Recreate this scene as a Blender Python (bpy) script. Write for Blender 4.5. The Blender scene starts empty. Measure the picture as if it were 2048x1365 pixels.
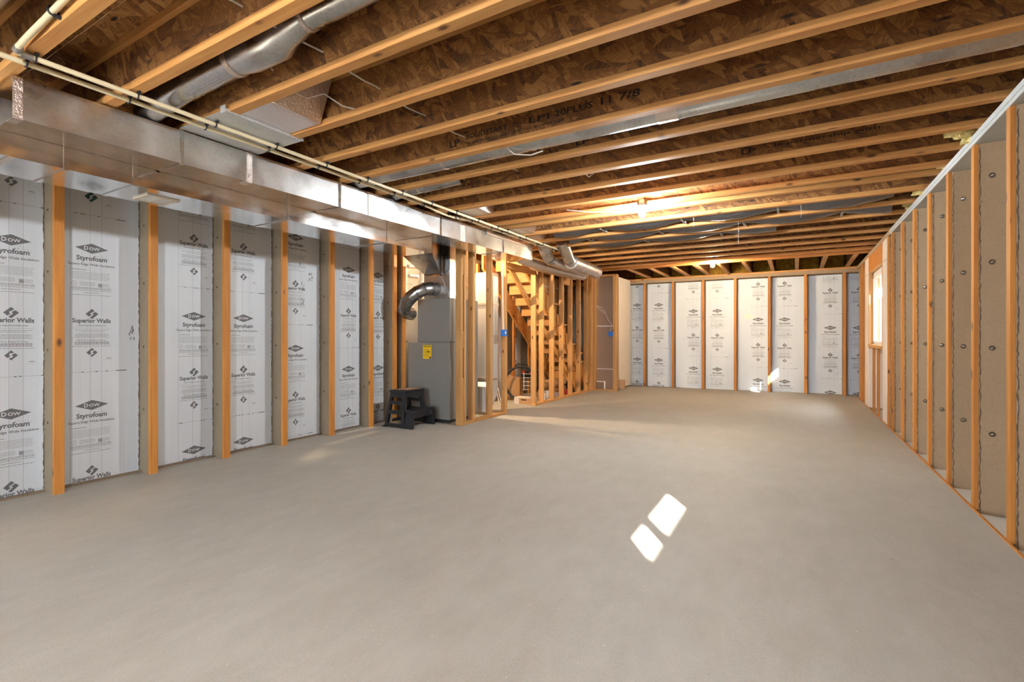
import bpy, bmesh, math, random
from mathutils import Vector, Matrix
random.seed(7)
PI = math.pi
SC = bpy.context.scene
COL = SC.collection

# ------------------------------------------------------------------ camera
cam = bpy.data.cameras.new('camera')
cam.sensor_width = 36.0
cam.lens = 975.0 / 2048.0 * 36.0
cam.shift_y = -9.5 / 2048.0
cam.clip_start = 0.02
camo = bpy.data.objects.new('camera', cam)
camo.location = (0, 0, 1.155)
camo.rotation_euler = (math.radians(90), 0, math.radians(30.13))
COL.objects.link(camo)
SC.camera = camo

# ------------------------------------------------------------------ sky, sun, exposure
W = bpy.data.worlds.new('world'); SC.world = W
W.use_nodes = True
bg = W.node_tree.nodes['Background']
bg.inputs['Color'].default_value = (0.80, 0.90, 1.0, 1)
bg.inputs['Strength'].default_value = 38.0
sun = bpy.data.lights.new('sun', 'SUN')
sun.energy = 60.0
sun.angle = math.radians(0.53)
sun.color = (1.0, 0.95, 0.86)
suno = bpy.data.objects.new('sun', sun)
suno.rotation_euler = Vector((-0.68, 1.0, -0.673)).to_track_quat('-Z', 'Y').to_euler()
suno.location = (6, -6, 8)
COL.objects.link(suno)
BULB_ROOM = 2900.0      # emission of the lamps hanging in the room
BULB_NEAR = 3300.0
BULB_STAIR = 4200.0     # lamp by the furnace and stairs
BULB_FAR = 2200.0
SC.view_settings.view_transform = 'Standard'
SC.view_settings.look = 'None'
SC.view_settings.gamma = 1.0
SC.view_settings.use_curve_mapping = False
SC.view_settings.exposure = 0.46
try:
    SC.cycles.sample_clamp_indirect = 6.0
    SC.cycles.max_bounces = 7
    SC.cycles.diffuse_bounces = 3
    SC.cycles.glossy_bounces = 3
    SC.cycles.adaptive_threshold = 0.04
except Exception:
    pass

# ------------------------------------------------------------------ node helpers
class NT:
    def __init__(s, name):
        s.m = bpy.data.materials.new(name); s.m.use_nodes = True
        s.t = s.m.node_tree
        s.b = s.t.nodes['Principled BSDF']
    def n(s, kind, **kw):
        nd = s.t.nodes.new(kind)
        for k, v in kw.items():
            if k in nd.inputs: nd.inputs[k].default_value = v
            else: setattr(nd, k, v)
        return nd
    def l(s, a, b): s.t.links.new(a, b)
    def coords(s, scale, rnd=True):
        tc = s.n('ShaderNodeTexCoord'); mp = s.n('ShaderNodeMapping')
        mp.inputs['Scale'].default_value = scale
        if rnd:
            oi = s.n('ShaderNodeObjectInfo'); mu = s.n('ShaderNodeMath', operation='MULTIPLY'); mu.inputs[1].default_value = 37.0
            s.l(oi.outputs['Random'], mu.inputs[0])
            ad = s.n('ShaderNodeVectorMath', operation='ADD')
            s.l(tc.outputs['Object'], ad.inputs[0]); s.l(mu.outputs[0], ad.inputs[1]); s.l(ad.outputs[0], mp.inputs['Vector'])
        else:
            s.l(tc.outputs['Object'], mp.inputs['Vector'])
        return mp.outputs['Vector']
    def noise(s, vec, scale, detail=3.0, rough=0.55):
        nd = s.n('ShaderNodeTexNoise'); nd.inputs['Scale'].default_value = scale
        nd.inputs['Detail'].default_value = detail; nd.inputs['Roughness'].default_value = rough
        s.l(vec, nd.inputs['Vector']); return nd.outputs['Fac']
    def ramp(s, fac, stops):
        r = s.n('ShaderNodeValToRGB'); e = r.color_ramp.elements
        while len(e) < len(stops): e.new(0.5)
        for el, (p, c) in zip(e, stops):
            el.position = p; el.color = (c[0], c[1], c[2], 1) if not isinstance(c, float) else (c, c, c, 1)
        s.l(fac, r.inputs['Fac']); return r.outputs['Color']
    def mix(s, fac, a, b, mode='MIX'):
        m = s.n('ShaderNodeMix', data_type='RGBA', blend_type=mode)
        for v, k in ((a, 6), (b, 7)):
            if isinstance(v, tuple): m.inputs[k].default_value = (v[0], v[1], v[2], 1)
            else: s.l(v, m.inputs[k])
        if isinstance(fac, float): m.inputs[0].default_value = fac
        else: s.l(fac, m.inputs[0])
        return m.outputs[2]
    def bump(s, fac, strength, dist=0.002):
        b = s.n('ShaderNodeBump'); b.inputs['Strength'].default_value = strength; b.inputs['Distance'].default_value = dist
        s.l(fac, b.inputs['Height']); s.l(b.outputs['Normal'], s.b.inputs['Normal'])
    def col(s, c):
        if isinstance(c, tuple): s.b.inputs['Base Color'].default_value = (c[0], c[1], c[2], 1)
        else: s.l(c, s.b.inputs['Base Color'])
    def rough(s, v):
        if isinstance(v, float): s.b.inputs['Roughness'].default_value = v
        else: s.l(v, s.b.inputs['Roughness'])

def plain(name, c, rough=0.6, metal=0.0):
    t = NT(name); t.col(c); t.rough(rough); t.b.inputs['Metallic'].default_value = metal
    return t.m

def wood(name, axis, light, dark, knot=(0.10, 0.035, 0.012), rough=0.62, knots=True):
    t = NT(name)
    sc = [14.0, 14.0, 14.0]; sc[axis] = 0.9
    v = t.coords(tuple(sc))
    g = t.noise(v, 2.2, 5.0, 0.6)
    c = t.ramp(g, [(0.28, dark), (0.62, light)])
    sc2 = [60.0, 60.0, 60.0]; sc2[axis] = 2.0
    f = t.noise(t.coords(tuple(sc2)), 2.0, 2.0)
    c = t.mix(0.25, c, t.ramp(f, [(0.3, dark), (0.7, light)]))
    oi = t.n('ShaderNodeObjectInfo')
    hs = t.n('ShaderNodeHueSaturation')
    mr = t.n('ShaderNodeMapRange'); mr.inputs['To Min'].default_value = 0.82; mr.inputs['To Max'].default_value = 1.12
    t.l(oi.outputs['Random'], mr.inputs['Value']); t.l(mr.outputs[0], hs.inputs['Value']); t.l(c, hs.inputs['Color'])
    c = hs.outputs['Color']
    if knots:
        sk = [9.0, 9.0, 9.0]; sk[axis] = 4.2
        vo = t.n('ShaderNodeTexVoronoi'); vo.inputs['Scale'].default_value = 0.8; t.l(t.coords(tuple(sk)), vo.inputs['Vector'])
        k = t.ramp(vo.outputs['Distance'], [(0.05, 1.0), (0.14, 0.0)])
        c = t.mix(k, c, knot)
    t.col(c); t.rough(rough); t.bump(g, 0.15)
    return t.m

def osb(name, plane, tones, sat=1.0):
    """strand board: flakes lie in random directions in the plane of the sheet"""
    t = NT(name)
    v = t.coords((1, 1, 1))
    sep = t.n('ShaderNodeSeparateXYZ'); t.l(v, sep.inputs[0])
    cm = t.n('ShaderNodeCombineXYZ')
    a, b = {'xz': (0, 2), 'xy': (0, 1)}[plane]
    t.l(sep.outputs[a], cm.inputs[0]); t.l(sep.outputs[b], cm.inputs[1])
    base = None
    for i, (sc, ang) in enumerate(((6.5, 0.0), (11.0, 0.9))):
        mp = t.n('ShaderNodeMapping'); mp.inputs['Location'].default_value = (3.1 * i, 1.7 * i, 0)
        mp.inputs['Rotation'].default_value = (0, 0, ang)
        t.l(cm.outputs[0], mp.inputs['Vector'])
        wr = t.n('ShaderNodeTexNoise'); wr.inputs['Scale'].default_value = 5.0; wr.inputs['Detail'].default_value = 0.0; t.l(mp.outputs[0], wr.inputs['Vector'])
        vo = t.n('ShaderNodeTexVoronoi'); vo.inputs['Scale'].default_value = sc
        vo.inputs['Randomness'].default_value = 1.0
        m2 = t.n('ShaderNodeMapping'); m2.inputs['Scale'].default_value = (1.0, 3.8, 1.0)
        ad = t.n('ShaderNodeMix', data_type='VECTOR'); ad.inputs[0].default_value = 0.10
        t.l(mp.outputs[0], ad.inputs[4]); t.l(wr.outputs['Color'], ad.inputs[5])
        t.l(ad.outputs[1], m2.inputs['Vector']); t.l(m2.outputs[0], vo.inputs['Vector'])
        ang_s = t.n('ShaderNodeSeparateColor'); t.l(vo.outputs['Color'], ang_s.inputs[0])
        ro = t.n('ShaderNodeVectorRotate', rotation_type='Z_AXIS')
        mu = t.n('ShaderNodeMath', operation='MULTIPLY'); mu.inputs[1].default_value = 6.28
        t.l(ang_s.outputs[0], mu.inputs[0]); t.l(mu.outputs[0], ro.inputs['Angle']); t.l(cm.outputs[0], ro.inputs['Vector'])
        m3 = t.n('ShaderNodeMapping'); m3.inputs['Scale'].default_value = (14.0, 95.0, 1.0); t.l(ro.outputs[0], m3.inputs['Vector'])
        g = t.noise(m3.outputs[0], 1.0, 3.0)
        hv = t.n('ShaderNodeMath', operation='MULTIPLY_ADD'); hv.inputs[1].default_value = 0.55
        t.l(ang_s.outputs[1], hv.inputs[0]); t.l(g, hv.inputs[2])
        c = t.ramp(hv.outputs[0], [(0.38, tones[0]), (0.62, tones[1]), (0.85, tones[2]), (1.0, tones[3])])
        if base is None: base = c
        else:
            pick = t.ramp(ang_s.outputs[2], [(0.55, 0.0), (0.58, 1.0)])
            base = t.mix(pick, base, c)
    vk = t.n('ShaderNodeTexVoronoi'); vk.inputs['Scale'].default_value = 5.5
    m4 = t.n('ShaderNodeMapping'); m4.inputs['Scale'].default_value = (1.0, 3.6, 1); m4.inputs['Rotation'].default_value = (0, 0, 0.6)
    t.l(cm.outputs[0], m4.inputs['Vector']); t.l(m4.outputs[0], vk.inputs['Vector'])
    sk = t.n('ShaderNodeSeparateColor'); t.l(vk.outputs['Color'], sk.inputs[0])
    dk = t.n('ShaderNodeMath', operation='MULTIPLY')
    t.l(t.ramp(sk.outputs[0], [(0.70, 0.0), (0.74, 1.0)]), dk.inputs[0])
    t.l(t.ramp(vk.outputs['Distance'], [(0.13, 1.0), (0.24, 0.0)]), dk.inputs[1])
    base = t.mix(dk.outputs[0], base, (0.035, 0.014, 0.006))
    t.col(base); t.rough(0.72); t.bump(g, 0.25)
    return t.m

def concrete(name, c1, c2, spots, rough, vscale=(1, 1, 1), bumpk=0.3):
    t = NT(name)
    v = t.coords(vscale)
    n1 = t.noise(v, 3.0, 6.0, 0.62)
    n2 = t.noise(v, 60.0, 3.0, 0.6)
    c = t.mix(0.5, t.ramp(n1, [(0.3, c1), (0.7, c2)]), t.ramp(n2, [(0.25, c1), (0.75, c2)]))
    vo = t.n('ShaderNodeTexVoronoi'); vo.inputs['Scale'].default_value = 42.0; t.l(v, vo.inputs['Vector'])
    k = t.ramp(vo.outputs['Distance'], [(0.06, 1.0), (0.13, 0.0)])
    sp = t.n('ShaderNodeSeparateColor'); t.l(vo.outputs['Color'], sp.inputs[0])
    mu = t.n('ShaderNodeMath', operation='MULTIPLY'); t.l(k, mu.inputs[0]); t.l(t.ramp(sp.outputs[0], [(0.72, 0.0), (0.75, 1.0)]), mu.inputs[1])
    c = t.mix(mu.outputs[0], c, spots)
    t.col(c); t.rough(rough); t.bump(n2, bumpk, 0.002)
    return t.m

def floor_mat():
    t = NT('floor_concrete')
    v = t.coords((1, 1, 1), False)
    big = t.noise(v, 0.55, 5.0, 0.6)
    mp = t.n('ShaderNodeMapping'); mp.inputs['Scale'].default_value = (1.0, 0.45, 1.0); mp.inputs['Rotation'].default_value = (0, 0, 0.5)
    t.l(v, mp.inputs['Vector'])
    trow = t.noise(mp.outputs[0], 9.0, 6.0, 0.65)
    fine = t.noise(v, 160.0, 2.0, 0.6)
    c = t.ramp(big, [(0.32, (0.36, 0.335, 0.28)), (0.68, (0.46, 0.445, 0.39))])
    c = t.mix(0.40, c, t.ramp(trow, [(0.3, (0.30, 0.28, 0.235)), (0.7, (0.50, 0.485, 0.435))]))
    c = t.mix(0.18, c, t.ramp(fine, [(0.3, (0.28, 0.24, 0.20)), (0.7, (0.60, 0.56, 0.50))]))
    for sc, lo, hi, colr in ((2.3, 0.010, 0.022, (0.07, 0.05, 0.035)), (5.0, 0.012, 0.028, (0.13, 0.10, 0.075)), (13.0, 0.02, 0.06, (0.62, 0.58, 0.52))):
        vo = t.n('ShaderNodeTexVoronoi'); vo.inputs['Scale'].default_value = sc; t.l(v, vo.inputs['Vector'])
        k = t.ramp(vo.outputs['Distance'], [(lo, 1.0), (hi, 0.0)])
        c = t.mix(k, c, colr)
    t.col(c)
    t.rough(t.ramp(trow, [(0.25, 0.52), (0.75, 0.70)]))
    t.b.inputs['Specular IOR Level'].default_value = 0.35
    t.bump(trow, 0.05, 0.004)
    return t.m

def metal(name, base, rough, spangle=8.0, bumpk=0.08, stretch=(1, 1, 1)):
    t = NT(name)
    v = t.coords(stretch)
    vo = t.n('ShaderNodeTexVoronoi'); vo.inputs['Scale'].default_value = spangle * 8; t.l(v, vo.inputs['Vector'])
    n = t.noise(v, spangle * 0.4, 4.0)
    d = tuple(x * 0.72 for x in base)
    c = t.mix(0.25, t.ramp(n, [(0.3, d), (0.7, base)]), vo.outputs['Color'], 'SOFT_LIGHT')
    bw = t.n('ShaderNodeHueSaturation'); bw.inputs['Saturation'].default_value = 0.25; t.l(c, bw.inputs['Color'])
    t.col(bw.outputs[0])
    t.b.inputs['Metallic'].default_value = 1.0
    t.rough(t.ramp(n, [(0.3, max(0.05, rough - 0.08)), (0.7, rough + 0.10)]))
    t.bump(n, bumpk, 0.01)
    return t.m

def foil(name, base, rough=0.28, crinkle=0.7, scale=45.0):
    t = NT(name)
    v = t.coords((1, 1, 1))
    n = t.noise(v, scale, 4.0, 0.65)
    t.col(base); t.b.inputs['Metallic'].default_value = 0.95; t.rough(rough); t.bump(n, crinkle, 0.012)
    return t.m

def emit(name, c, s):
    t = NT(name); t.col((0.9, 0.9, 0.9))
    t.b.inputs['Emission Color'].default_value = (c[0], c[1], c[2], 1); t.b.inputs['Emission Strength'].default_value = s
    return t.m

def glassy(name, tint, amount):
    m = bpy.data.materials.new(name); m.use_nodes = True; t = m.node_tree
    for nd in list(t.nodes): t.nodes.remove(nd)
    o = t.nodes.new('ShaderNodeOutputMaterial'); mx = t.nodes.new('ShaderNodeMixShader')
    tr = t.nodes.new('ShaderNodeBsdfTransparent'); tr.inputs[0].default_value = (*tint, 1)
    gl = t.nodes.new('ShaderNodeBsdfGlossy'); gl.inputs['Roughness'].default_value = 0.02
    mx.inputs[0].default_value = amount
    t.links.new(tr.outputs[0], mx.inputs[1]); t.links.new(gl.outputs[0], mx.inputs[2]); t.links.new(mx.outputs[0], o.inputs[0])
    return m

M = {}
M['floor'] = floor_mat()
OR_L, OR_D = (0.62, 0.255, 0.045), (0.42, 0.14, 0.018)
PI_L, PI_D = (0.60, 0.325, 0.115), (0.43, 0.195, 0.052)
M['nailer'] = wood('nailer_wood', 2, OR_L, OR_D)
M['stud'] = wood('pine_stud', 2, PI_L, PI_D)
M['plate_y'] = wood('pine_along_y', 1, PI_L, PI_D)
M['plate_x'] = wood('pine_along_x', 0, PI_L, PI_D)
M['flange'] = wood('flange_wood', 0, (0.62, 0.315, 0.095), (0.43, 0.165, 0.035))
M['flange_y'] = wood('flange_wood_y', 1, (0.62, 0.36, 0.16), (0.46, 0.22, 0.075))
M['header'] = wood('header_wood', 1, (0.66, 0.32, 0.085), (0.47, 0.19, 0.04))
WEB = [(0.055, 0.019, 0.005), (0.165, 0.062, 0.014), (0.225, 0.090, 0.021), (0.33, 0.15, 0.042)]
M['web'] = osb('strand_web', 'xz', WEB)
M['web_y'] = plain('strand_web_short', (0.20, 0.09, 0.03), 0.8)
M['subfloor'] = osb('strand_subfloor', 'xy', [(0.08, 0.028, 0.008), (0.28, 0.11, 0.026), (0.40, 0.175, 0.045), (0.52, 0.27, 0.085)])
M['osbwall'] = osb('strand_header', 'xz', [(0.30, 0.12, 0.03), (0.52, 0.22, 0.05), (0.60, 0.28, 0.07), (0.66, 0.34, 0.10)])
M['foam'] = None
t = NT('foam_board'); v = t.coords((1, 1, 1)); n = t.noise(v, 1.6, 3.0)
mp = t.n('ShaderNodeMapping'); mp.inputs['Scale'].default_value = (90, 90, 1.0); t.l(v, mp.inputs['Vector'])
st = t.noise(mp.outputs[0], 1.0, 2.0)
t.col(t.mix(0.35, t.ramp(n, [(0.3, (0.66, 0.715, 0.77)), (0.7, (0.73, 0.775, 0.815))]), t.ramp(st, [(0.3, (0.64, 0.695, 0.75)), (0.7, (0.75, 0.795, 0.835))])))
t.rough(0.5); M['foam'] = t.m
M['ink'] = plain('grey_ink', (0.15, 0.158, 0.168), 0.6)
M['ink_faint'] = plain('faint_ink', (0.33, 0.345, 0.36), 0.6)
M['ink_line'] = plain('chalk_line_ink', (0.22, 0.23, 0.24), 0.6)
M['foam_white'] = plain('reversed_lettering', (0.74, 0.765, 0.79), 0.55)
M['ink_green'] = plain('green_ink', (0.03, 0.085, 0.07), 0.6)
M['stencil'] = plain('black_stencil', (0.018, 0.010, 0.006), 0.8)
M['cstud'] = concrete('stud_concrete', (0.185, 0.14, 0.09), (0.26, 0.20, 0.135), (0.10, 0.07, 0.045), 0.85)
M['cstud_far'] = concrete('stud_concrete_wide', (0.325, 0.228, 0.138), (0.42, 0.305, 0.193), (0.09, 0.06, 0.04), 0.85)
M['cbeam'] = concrete('beam_concrete', (0.42, 0.44, 0.43), (0.56, 0.57, 0.56), (0.30, 0.28, 0.25), 0.7)
M['cwall'] = concrete('wall_concrete', (0.36, 0.32, 0.27), (0.46, 0.42, 0.36), (0.12, 0.10, 0.08), 0.85)
M['cfoot'] = concrete('footing_concrete', (0.50, 0.46, 0.40), (0.60, 0.56, 0.50), (0.2, 0.17, 0.14), 0.8)
M['galv'] = metal('galvanised_sheet', (0.80, 0.81, 0.82), 0.12, 6.0, 0.035)
M['galv_face'] = metal('spangled_duct_face', (0.82, 0.82, 0.82), 0.34, 9.0, 0.03)
M['galv_pipe'] = metal('galvanised_pipe', (0.60, 0.65, 0.675), 0.28, 10.0, 0.05)
M['galv_blue'] = metal('bluish_galvanised_sheet', (0.60, 0.72, 0.75), 0.42, 8.0, 0.04)
M['galv_blue'].node_tree.nodes['Principled BSDF'].inputs['Metallic'].default_value = 0.55
M['dark_metal'] = metal('dark_galvanised', (0.34, 0.34, 0.34), 0.24, 6.0, 0.05)
M['foil'] = foil('foil_tape', (0.76, 0.68, 0.63))
M['foil_wrap'] = foil('foil_wrap', (0.80, 0.76, 0.75), 0.30, 0.25, 16.0)
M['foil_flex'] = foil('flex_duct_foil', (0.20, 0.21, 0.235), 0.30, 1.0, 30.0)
M['drop'] = plain('bright_drop_duct', (0.62, 0.60, 0.57), 0.32, 0.35)
M['strap'] = plain('grey_strap', (0.40, 0.39, 0.37), 0.6)
M['pex'] = plain('cream_tube', (0.72, 0.62, 0.40), 0.35)
M['pvc'] = plain('white_pipe', (0.74, 0.68, 0.60), 0.35)
M['black'] = plain('black_plastic', (0.012, 0.014, 0.018), 0.42)
M['black_clip'] = plain('black_clip', (0.01, 0.01, 0.011), 0.5)
M['rubber'] = plain('rubber_foot', (0.02, 0.02, 0.02), 0.8)
M['grip'] = plain('tan_tread', (0.42, 0.24, 0.13), 0.8)
M['furnace'] = plain('furnace_paint', (0.22, 0.21, 0.195), 0.38, 0.1)
M['furnace_side'] = M['furnace']
M['yellow'] = plain('yellow_label', (0.78, 0.50, 0.01), 0.5)
M['blue'] = plain('blue_box', (0.008, 0.13, 0.50), 0.4)
M['white'] = plain('white_paint', (0.80, 0.78, 0.74), 0.5)
M['cable'] = plain('white_cable', (0.70, 0.66, 0.60), 0.5)
M['drywall'] = concrete('drywall_face', (0.86, 0.76, 0.67), (0.90, 0.81, 0.72), (0.86, 0.77, 0.69), 0.8, bumpk=0.02)
M['drywall_back'] = concrete('drywall_back_paper', (0.29, 0.185, 0.12), (0.33, 0.215, 0.145), (0.27, 0.17, 0.11), 0.85, bumpk=0.02)
M['tan_board'] = concrete('tan_wall_board', (0.52, 0.31, 0.155), (0.58, 0.36, 0.19), (0.48, 0.28, 0.14), 0.8, bumpk=0.02)
M['tape'] = plain('white_joint_tape', (0.78, 0.74, 0.69), 0.7)
M['pale'] = concrete('pale_board', (0.74, 0.65, 0.57), (0.80, 0.72, 0.64), (0.6, 0.5, 0.42), 0.7, bumpk=0.02)
M['insul'] = None
t = NT('yellow_insulation'); n = t.noise(t.coords((1, 1, 1)), 40.0, 5.0); t.col(t.ramp(n, [(0.3, (0.55, 0.38, 0.07)), (0.7, (0.85, 0.74, 0.38))])); t.rough(0.95); t.bump(n, 1.0, 0.02); M['insul'] = t.m
t = NT('amber_insulation'); n = t.noise(t.coords((1, 1, 1)), 14.0, 5.0); t.col(t.ramp(n, [(0.3, (0.20, 0.105, 0.008)), (0.7, (0.40, 0.235, 0.03))])); t.rough(0.95); t.bump(n, 1.0, 0.02); M['insul_rim'] = t.m
M['kraft'] = plain('kraft_paper', (0.42, 0.235, 0.11), 0.8)
M['card'] = plain('cardboard', (0.52, 0.31, 0.16), 0.85)
M['boxwhite'] = plain('white_box', (0.72, 0.66, 0.62), 0.7)
M['red'] = plain('red_plastic', (0.35, 0.02, 0.015), 0.5)
M['bolt'] = metal('bolt_steel', (0.36, 0.29, 0.22), 0.22, 8.0, 0.0)
M['mortar'] = plain('dark_mortar', (0.13, 0.092, 0.06), 0.9)
M['hole'] = plain('dark_hole', (0.05, 0.035, 0.025), 0.9)
M['brass'] = metal('crimp_steel', (0.5, 0.47, 0.43), 0.35, 8.0, 0.0)
M['porcelain'] = plain('grey_lampholder', (0.32, 0.32, 0.33), 0.35)
M['bulb_room'] = emit('lit_bulb_white', (0.90, 0.96, 1.0), BULB_ROOM)
M['bulb_near'] = emit('lit_bulb_near', (0.97, 0.97, 1.0), BULB_NEAR)
M['bulb_far'] = emit('lit_bulb_warm', (1.0, 0.78, 0.50), BULB_FAR)
M['bulb_stair'] = emit('lit_bulb_amber', (1.0, 0.72, 0.42), BULB_STAIR)
M['glass'] = glassy('window_glass', (0.97, 0.98, 0.98), 0.06)
M['vinyl'] = plain('white_vinyl', (0.82, 0.82, 0.82), 0.4)
M['wellsteel'] = plain('painted_corrugated_steel', (0.84, 0.86, 0.88), 0.5)
M['soil'] = concrete('outside_gravel', (0.40, 0.38, 0.35), (0.60, 0.57, 0.52), (0.3, 0.28, 0.25), 0.9)
M['board'] = osb('brown_panel', 'xz', [(0.05, 0.025, 0.012), (0.12, 0.06, 0.03), (0.20, 0.10, 0.05), (0.24, 0.13, 0.07)])

# ------------------------------------------------------------------ mesh helpers
class MB:
    def __init__(s): s.v = []; s.f = []; s.mi = []
    def add(s, vs, fs, mi=0):
        o = len(s.v); s.v += [tuple(p) for p in vs]
        for f in fs: s.f.append([i + o for i in f]); s.mi.append(mi)
        return s
    def box(s, lo, hi, mi=0, ch=0.0):
        x0, y0, z0 = lo; x1, y1, z1 = hi
        if ch <= 0:
            vs = [(x0, y0, z0), (x1, y0, z0), (x1, y1, z0), (x0, y1, z0), (x0, y0, z1), (x1, y0, z1), (x1, y1, z1), (x0, y1, z1)]
            return s.add(vs, [(0, 3, 2, 1), (4, 5, 6, 7), (0, 1, 5, 4), (1, 2, 6, 5), (2, 3, 7, 6), (3, 0, 4, 7)], mi)
        c = min(ch, (x1 - x0) * .45, (y1 - y0) * .45, (z1 - z0) * .45)
        vs = []; idx = {}
        L = ((x0, x1), (y0, y1), (z0, z1))
        for sx in (0, 1):
            for sy in (0, 1):
                for sz in (0, 1):
                    sg = (sx, sy, sz)
                    for a in range(3):
                        p = [L[k][sg[k]] + (0 if k == a else (c if sg[k] == 0 else -c)) for k in range(3)]
                        idx[(sg, a)] = len(vs); vs.append(tuple(p))
        fs = []
        cen = Vector(((x0 + x1) / 2, (y0 + y1) / 2, (z0 + z1) / 2))
        def put(f):
            n = (Vector(vs[f[1]]) - Vector(vs[f[0]])).cross(Vector(vs[f[2]]) - Vector(vs[f[0]]))
            m = sum((Vector(vs[i]) for i in f), Vector()) / len(f) - cen
            fs.append(list(f) if n.dot(m) > 0 else list(f)[::-1])
        for a in range(3):
            b, d = [k for k in range(3) if k != a]
            for sa in (0, 1):
                q = []
                for sb, sd in ((0, 0), (1, 0), (1, 1), (0, 1)):
                    g = [0, 0, 0]; g[a] = sa; g[b] = sb; g[d] = sd; q.append(idx[(tuple(g), a)])
                put(q)
            for sb in (0, 1):
                for sd in (0, 1):
                    g0 = [0, 0, 0]; g1 = [0, 0, 0]
                    g0[b] = g1[b] = sb; g0[d] = g1[d] = sd; g0[a] = 0; g1[a] = 1
                    put([idx[(tuple(g0), b)], idx[(tuple(g1), b)], idx[(tuple(g1), d)], idx[(tuple(g0), d)]])
        for sx in (0, 1):
            for sy in (0, 1):
                for sz in (0, 1):
                    put([idx[((sx, sy, sz), a)] for a in range(3)])
        return s.add(vs, fs, mi)
    def hull8(s, a, b, mi=0):
        """loft between two quads a and b (same winding)"""
        return s.add(list(a) + list(b), [(0, 1, 2, 3)[::-1], (4, 5, 6, 7), (0, 1, 5, 4), (1, 2, 6, 5), (2, 3, 7, 6), (3, 0, 4, 7)], mi)
    def tube(s, pts, r, n=12, mi=0, caps=True, closed=False):
        P = [Vector(p) for p in pts]; k = len(P)
        R = r if isinstance(r, (list, tuple)) else [r] * k
        o = len(s.v); prev = None
        for i, p in enumerate(P):
            if closed: d = P[(i + 1) % k] - P[i - 1]
            else: d = P[min(i + 1, k - 1)] - P[max(i - 1, 0)]
            d.normalize()
            if prev is None:
                up = Vector((0, 0, 1)) if abs(d.z) < 0.9 else Vector((1, 0, 0))
                u = d.cross(up).normalized()
            else:
                u = (prev - d * prev.dot(d)).normalized()
            w = d.cross(u); prev = u
            for j in range(n):
                a = 2 * PI * j / n
                s.v.append(tuple(p + (u * math.cos(a) + w * math.sin(a)) * R[i]))
        m = k if closed else k - 1
        for i in range(m):
            for j in range(n):
                i2 = (i + 1) % k
                s.f.append([o + i * n + j, o + i * n + (j + 1) % n, o + i2 * n + (j + 1) % n, o + i2 * n + j]); s.mi.append(mi)
        if caps and not closed:
            s.f.append([o + j for j in range(n)][::-1]); s.mi.append(mi)
            s.f.append([o + (k - 1) * n + j for j in range(n)]); s.mi.append(mi)
        return s
    def lathe(s, prof, n=20, mi=0, c=(0, 0, 0)):
        o = len(s.v)
        for r, z in prof:
            for j in range(n):
                a = 2 * PI * j / n; s.v.append((c[0] + r * math.cos(a), c[1] + r * math.sin(a), c[2] + z))
        for i in range(len(prof) - 1):
            for j in range(n):
                s.f.append([o + i * n + j, o + i * n + (j + 1) % n, o + (i + 1) * n + (j + 1) % n, o + (i + 1) * n + j]); s.mi.append(mi)
        s.f.append([o + j for j in range(n)][::-1]); s.mi.append(mi)
        e = o + (len(prof) - 1) * n
        s.f.append([e + j for j in range(n)]); s.mi.append(mi)
        return s
    def prism(s, poly, axis, a0, a1, mi=0):
        """extrude a 2-D polygon along an axis; poly in the two other axes in order"""
        k = len(poly)
        def at(p, a):
            q = list(p); q.insert(axis, a); return tuple(q)
        vs = [at(p, a0) for p in poly] + [at(p, a1) for p in poly]
        fs = [list(range(k)), list(range(2 * k - 1, k - 1, -1))] + [[i, (i + 1) % k, k + (i + 1) % k, k + i] for i in range(k)]
        return s.add(vs, fs, mi)
    def mesh(s, name, mats, smooth=False):
        me = bpy.data.meshes.new(name); me.from_pydata(s.v, [], s.f)
        for m in (mats if isinstance(mats, (list, tuple)) else [mats]): me.materials.append(m)
        me.polygons.foreach_set('material_index', s.mi)
        bm = bmesh.new(); bm.from_mesh(me); bmesh.ops.recalc_face_normals(bm, faces=bm.faces); bm.to_mesh(me); bm.free()
        if smooth:
            me.polygons.foreach_set('use_smooth', [True] * len(me.polygons))
            try: me.set_sharp_from_angle(angle=math.radians(40))
            except Exception: pass
        me.update(); return me

def put(name, me, parent=None, loc=(0, 0, 0), rot=(0, 0, 0)):
    o = bpy.data.objects.new(name, me); COL.objects.link(o); o.location = loc; o.rotation_euler = rot
    if parent: o.parent = parent
    return o
def ob(name, mb, mats, parent=None, loc=(0, 0, 0), rot=(0, 0, 0), smooth=False):
    return put(name, mb.mesh(name, mats, smooth), parent, loc, rot)
def tag(o, label, cat, group=None, kind=None):
    if label: o['label'] = label
    if cat: o['category'] = cat
    if group: o['group'] = group
    if kind: o['kind'] = kind
    return o
def thing(name, label, cat, loc=(0, 0, 0), rotz=0.0, group=None):
    return tag(put(name, None, None, loc, (0, 0, rotz)), label, cat, group)
def struct(name, mb=None, mats=None, label=None, cat=None):
    o = ob(name, mb, mats) if mb else put(name, None)
    o['kind'] = 'structure'
    if label: o['label'] = label
    if cat: o['category'] = cat
    return o
def bx(lo, hi, ch=0.0): return MB().box(lo, hi, 0, ch)
def fz(x): return (x + 4.65) * 0.00885          # the slab rises slightly towards the window wall

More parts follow.
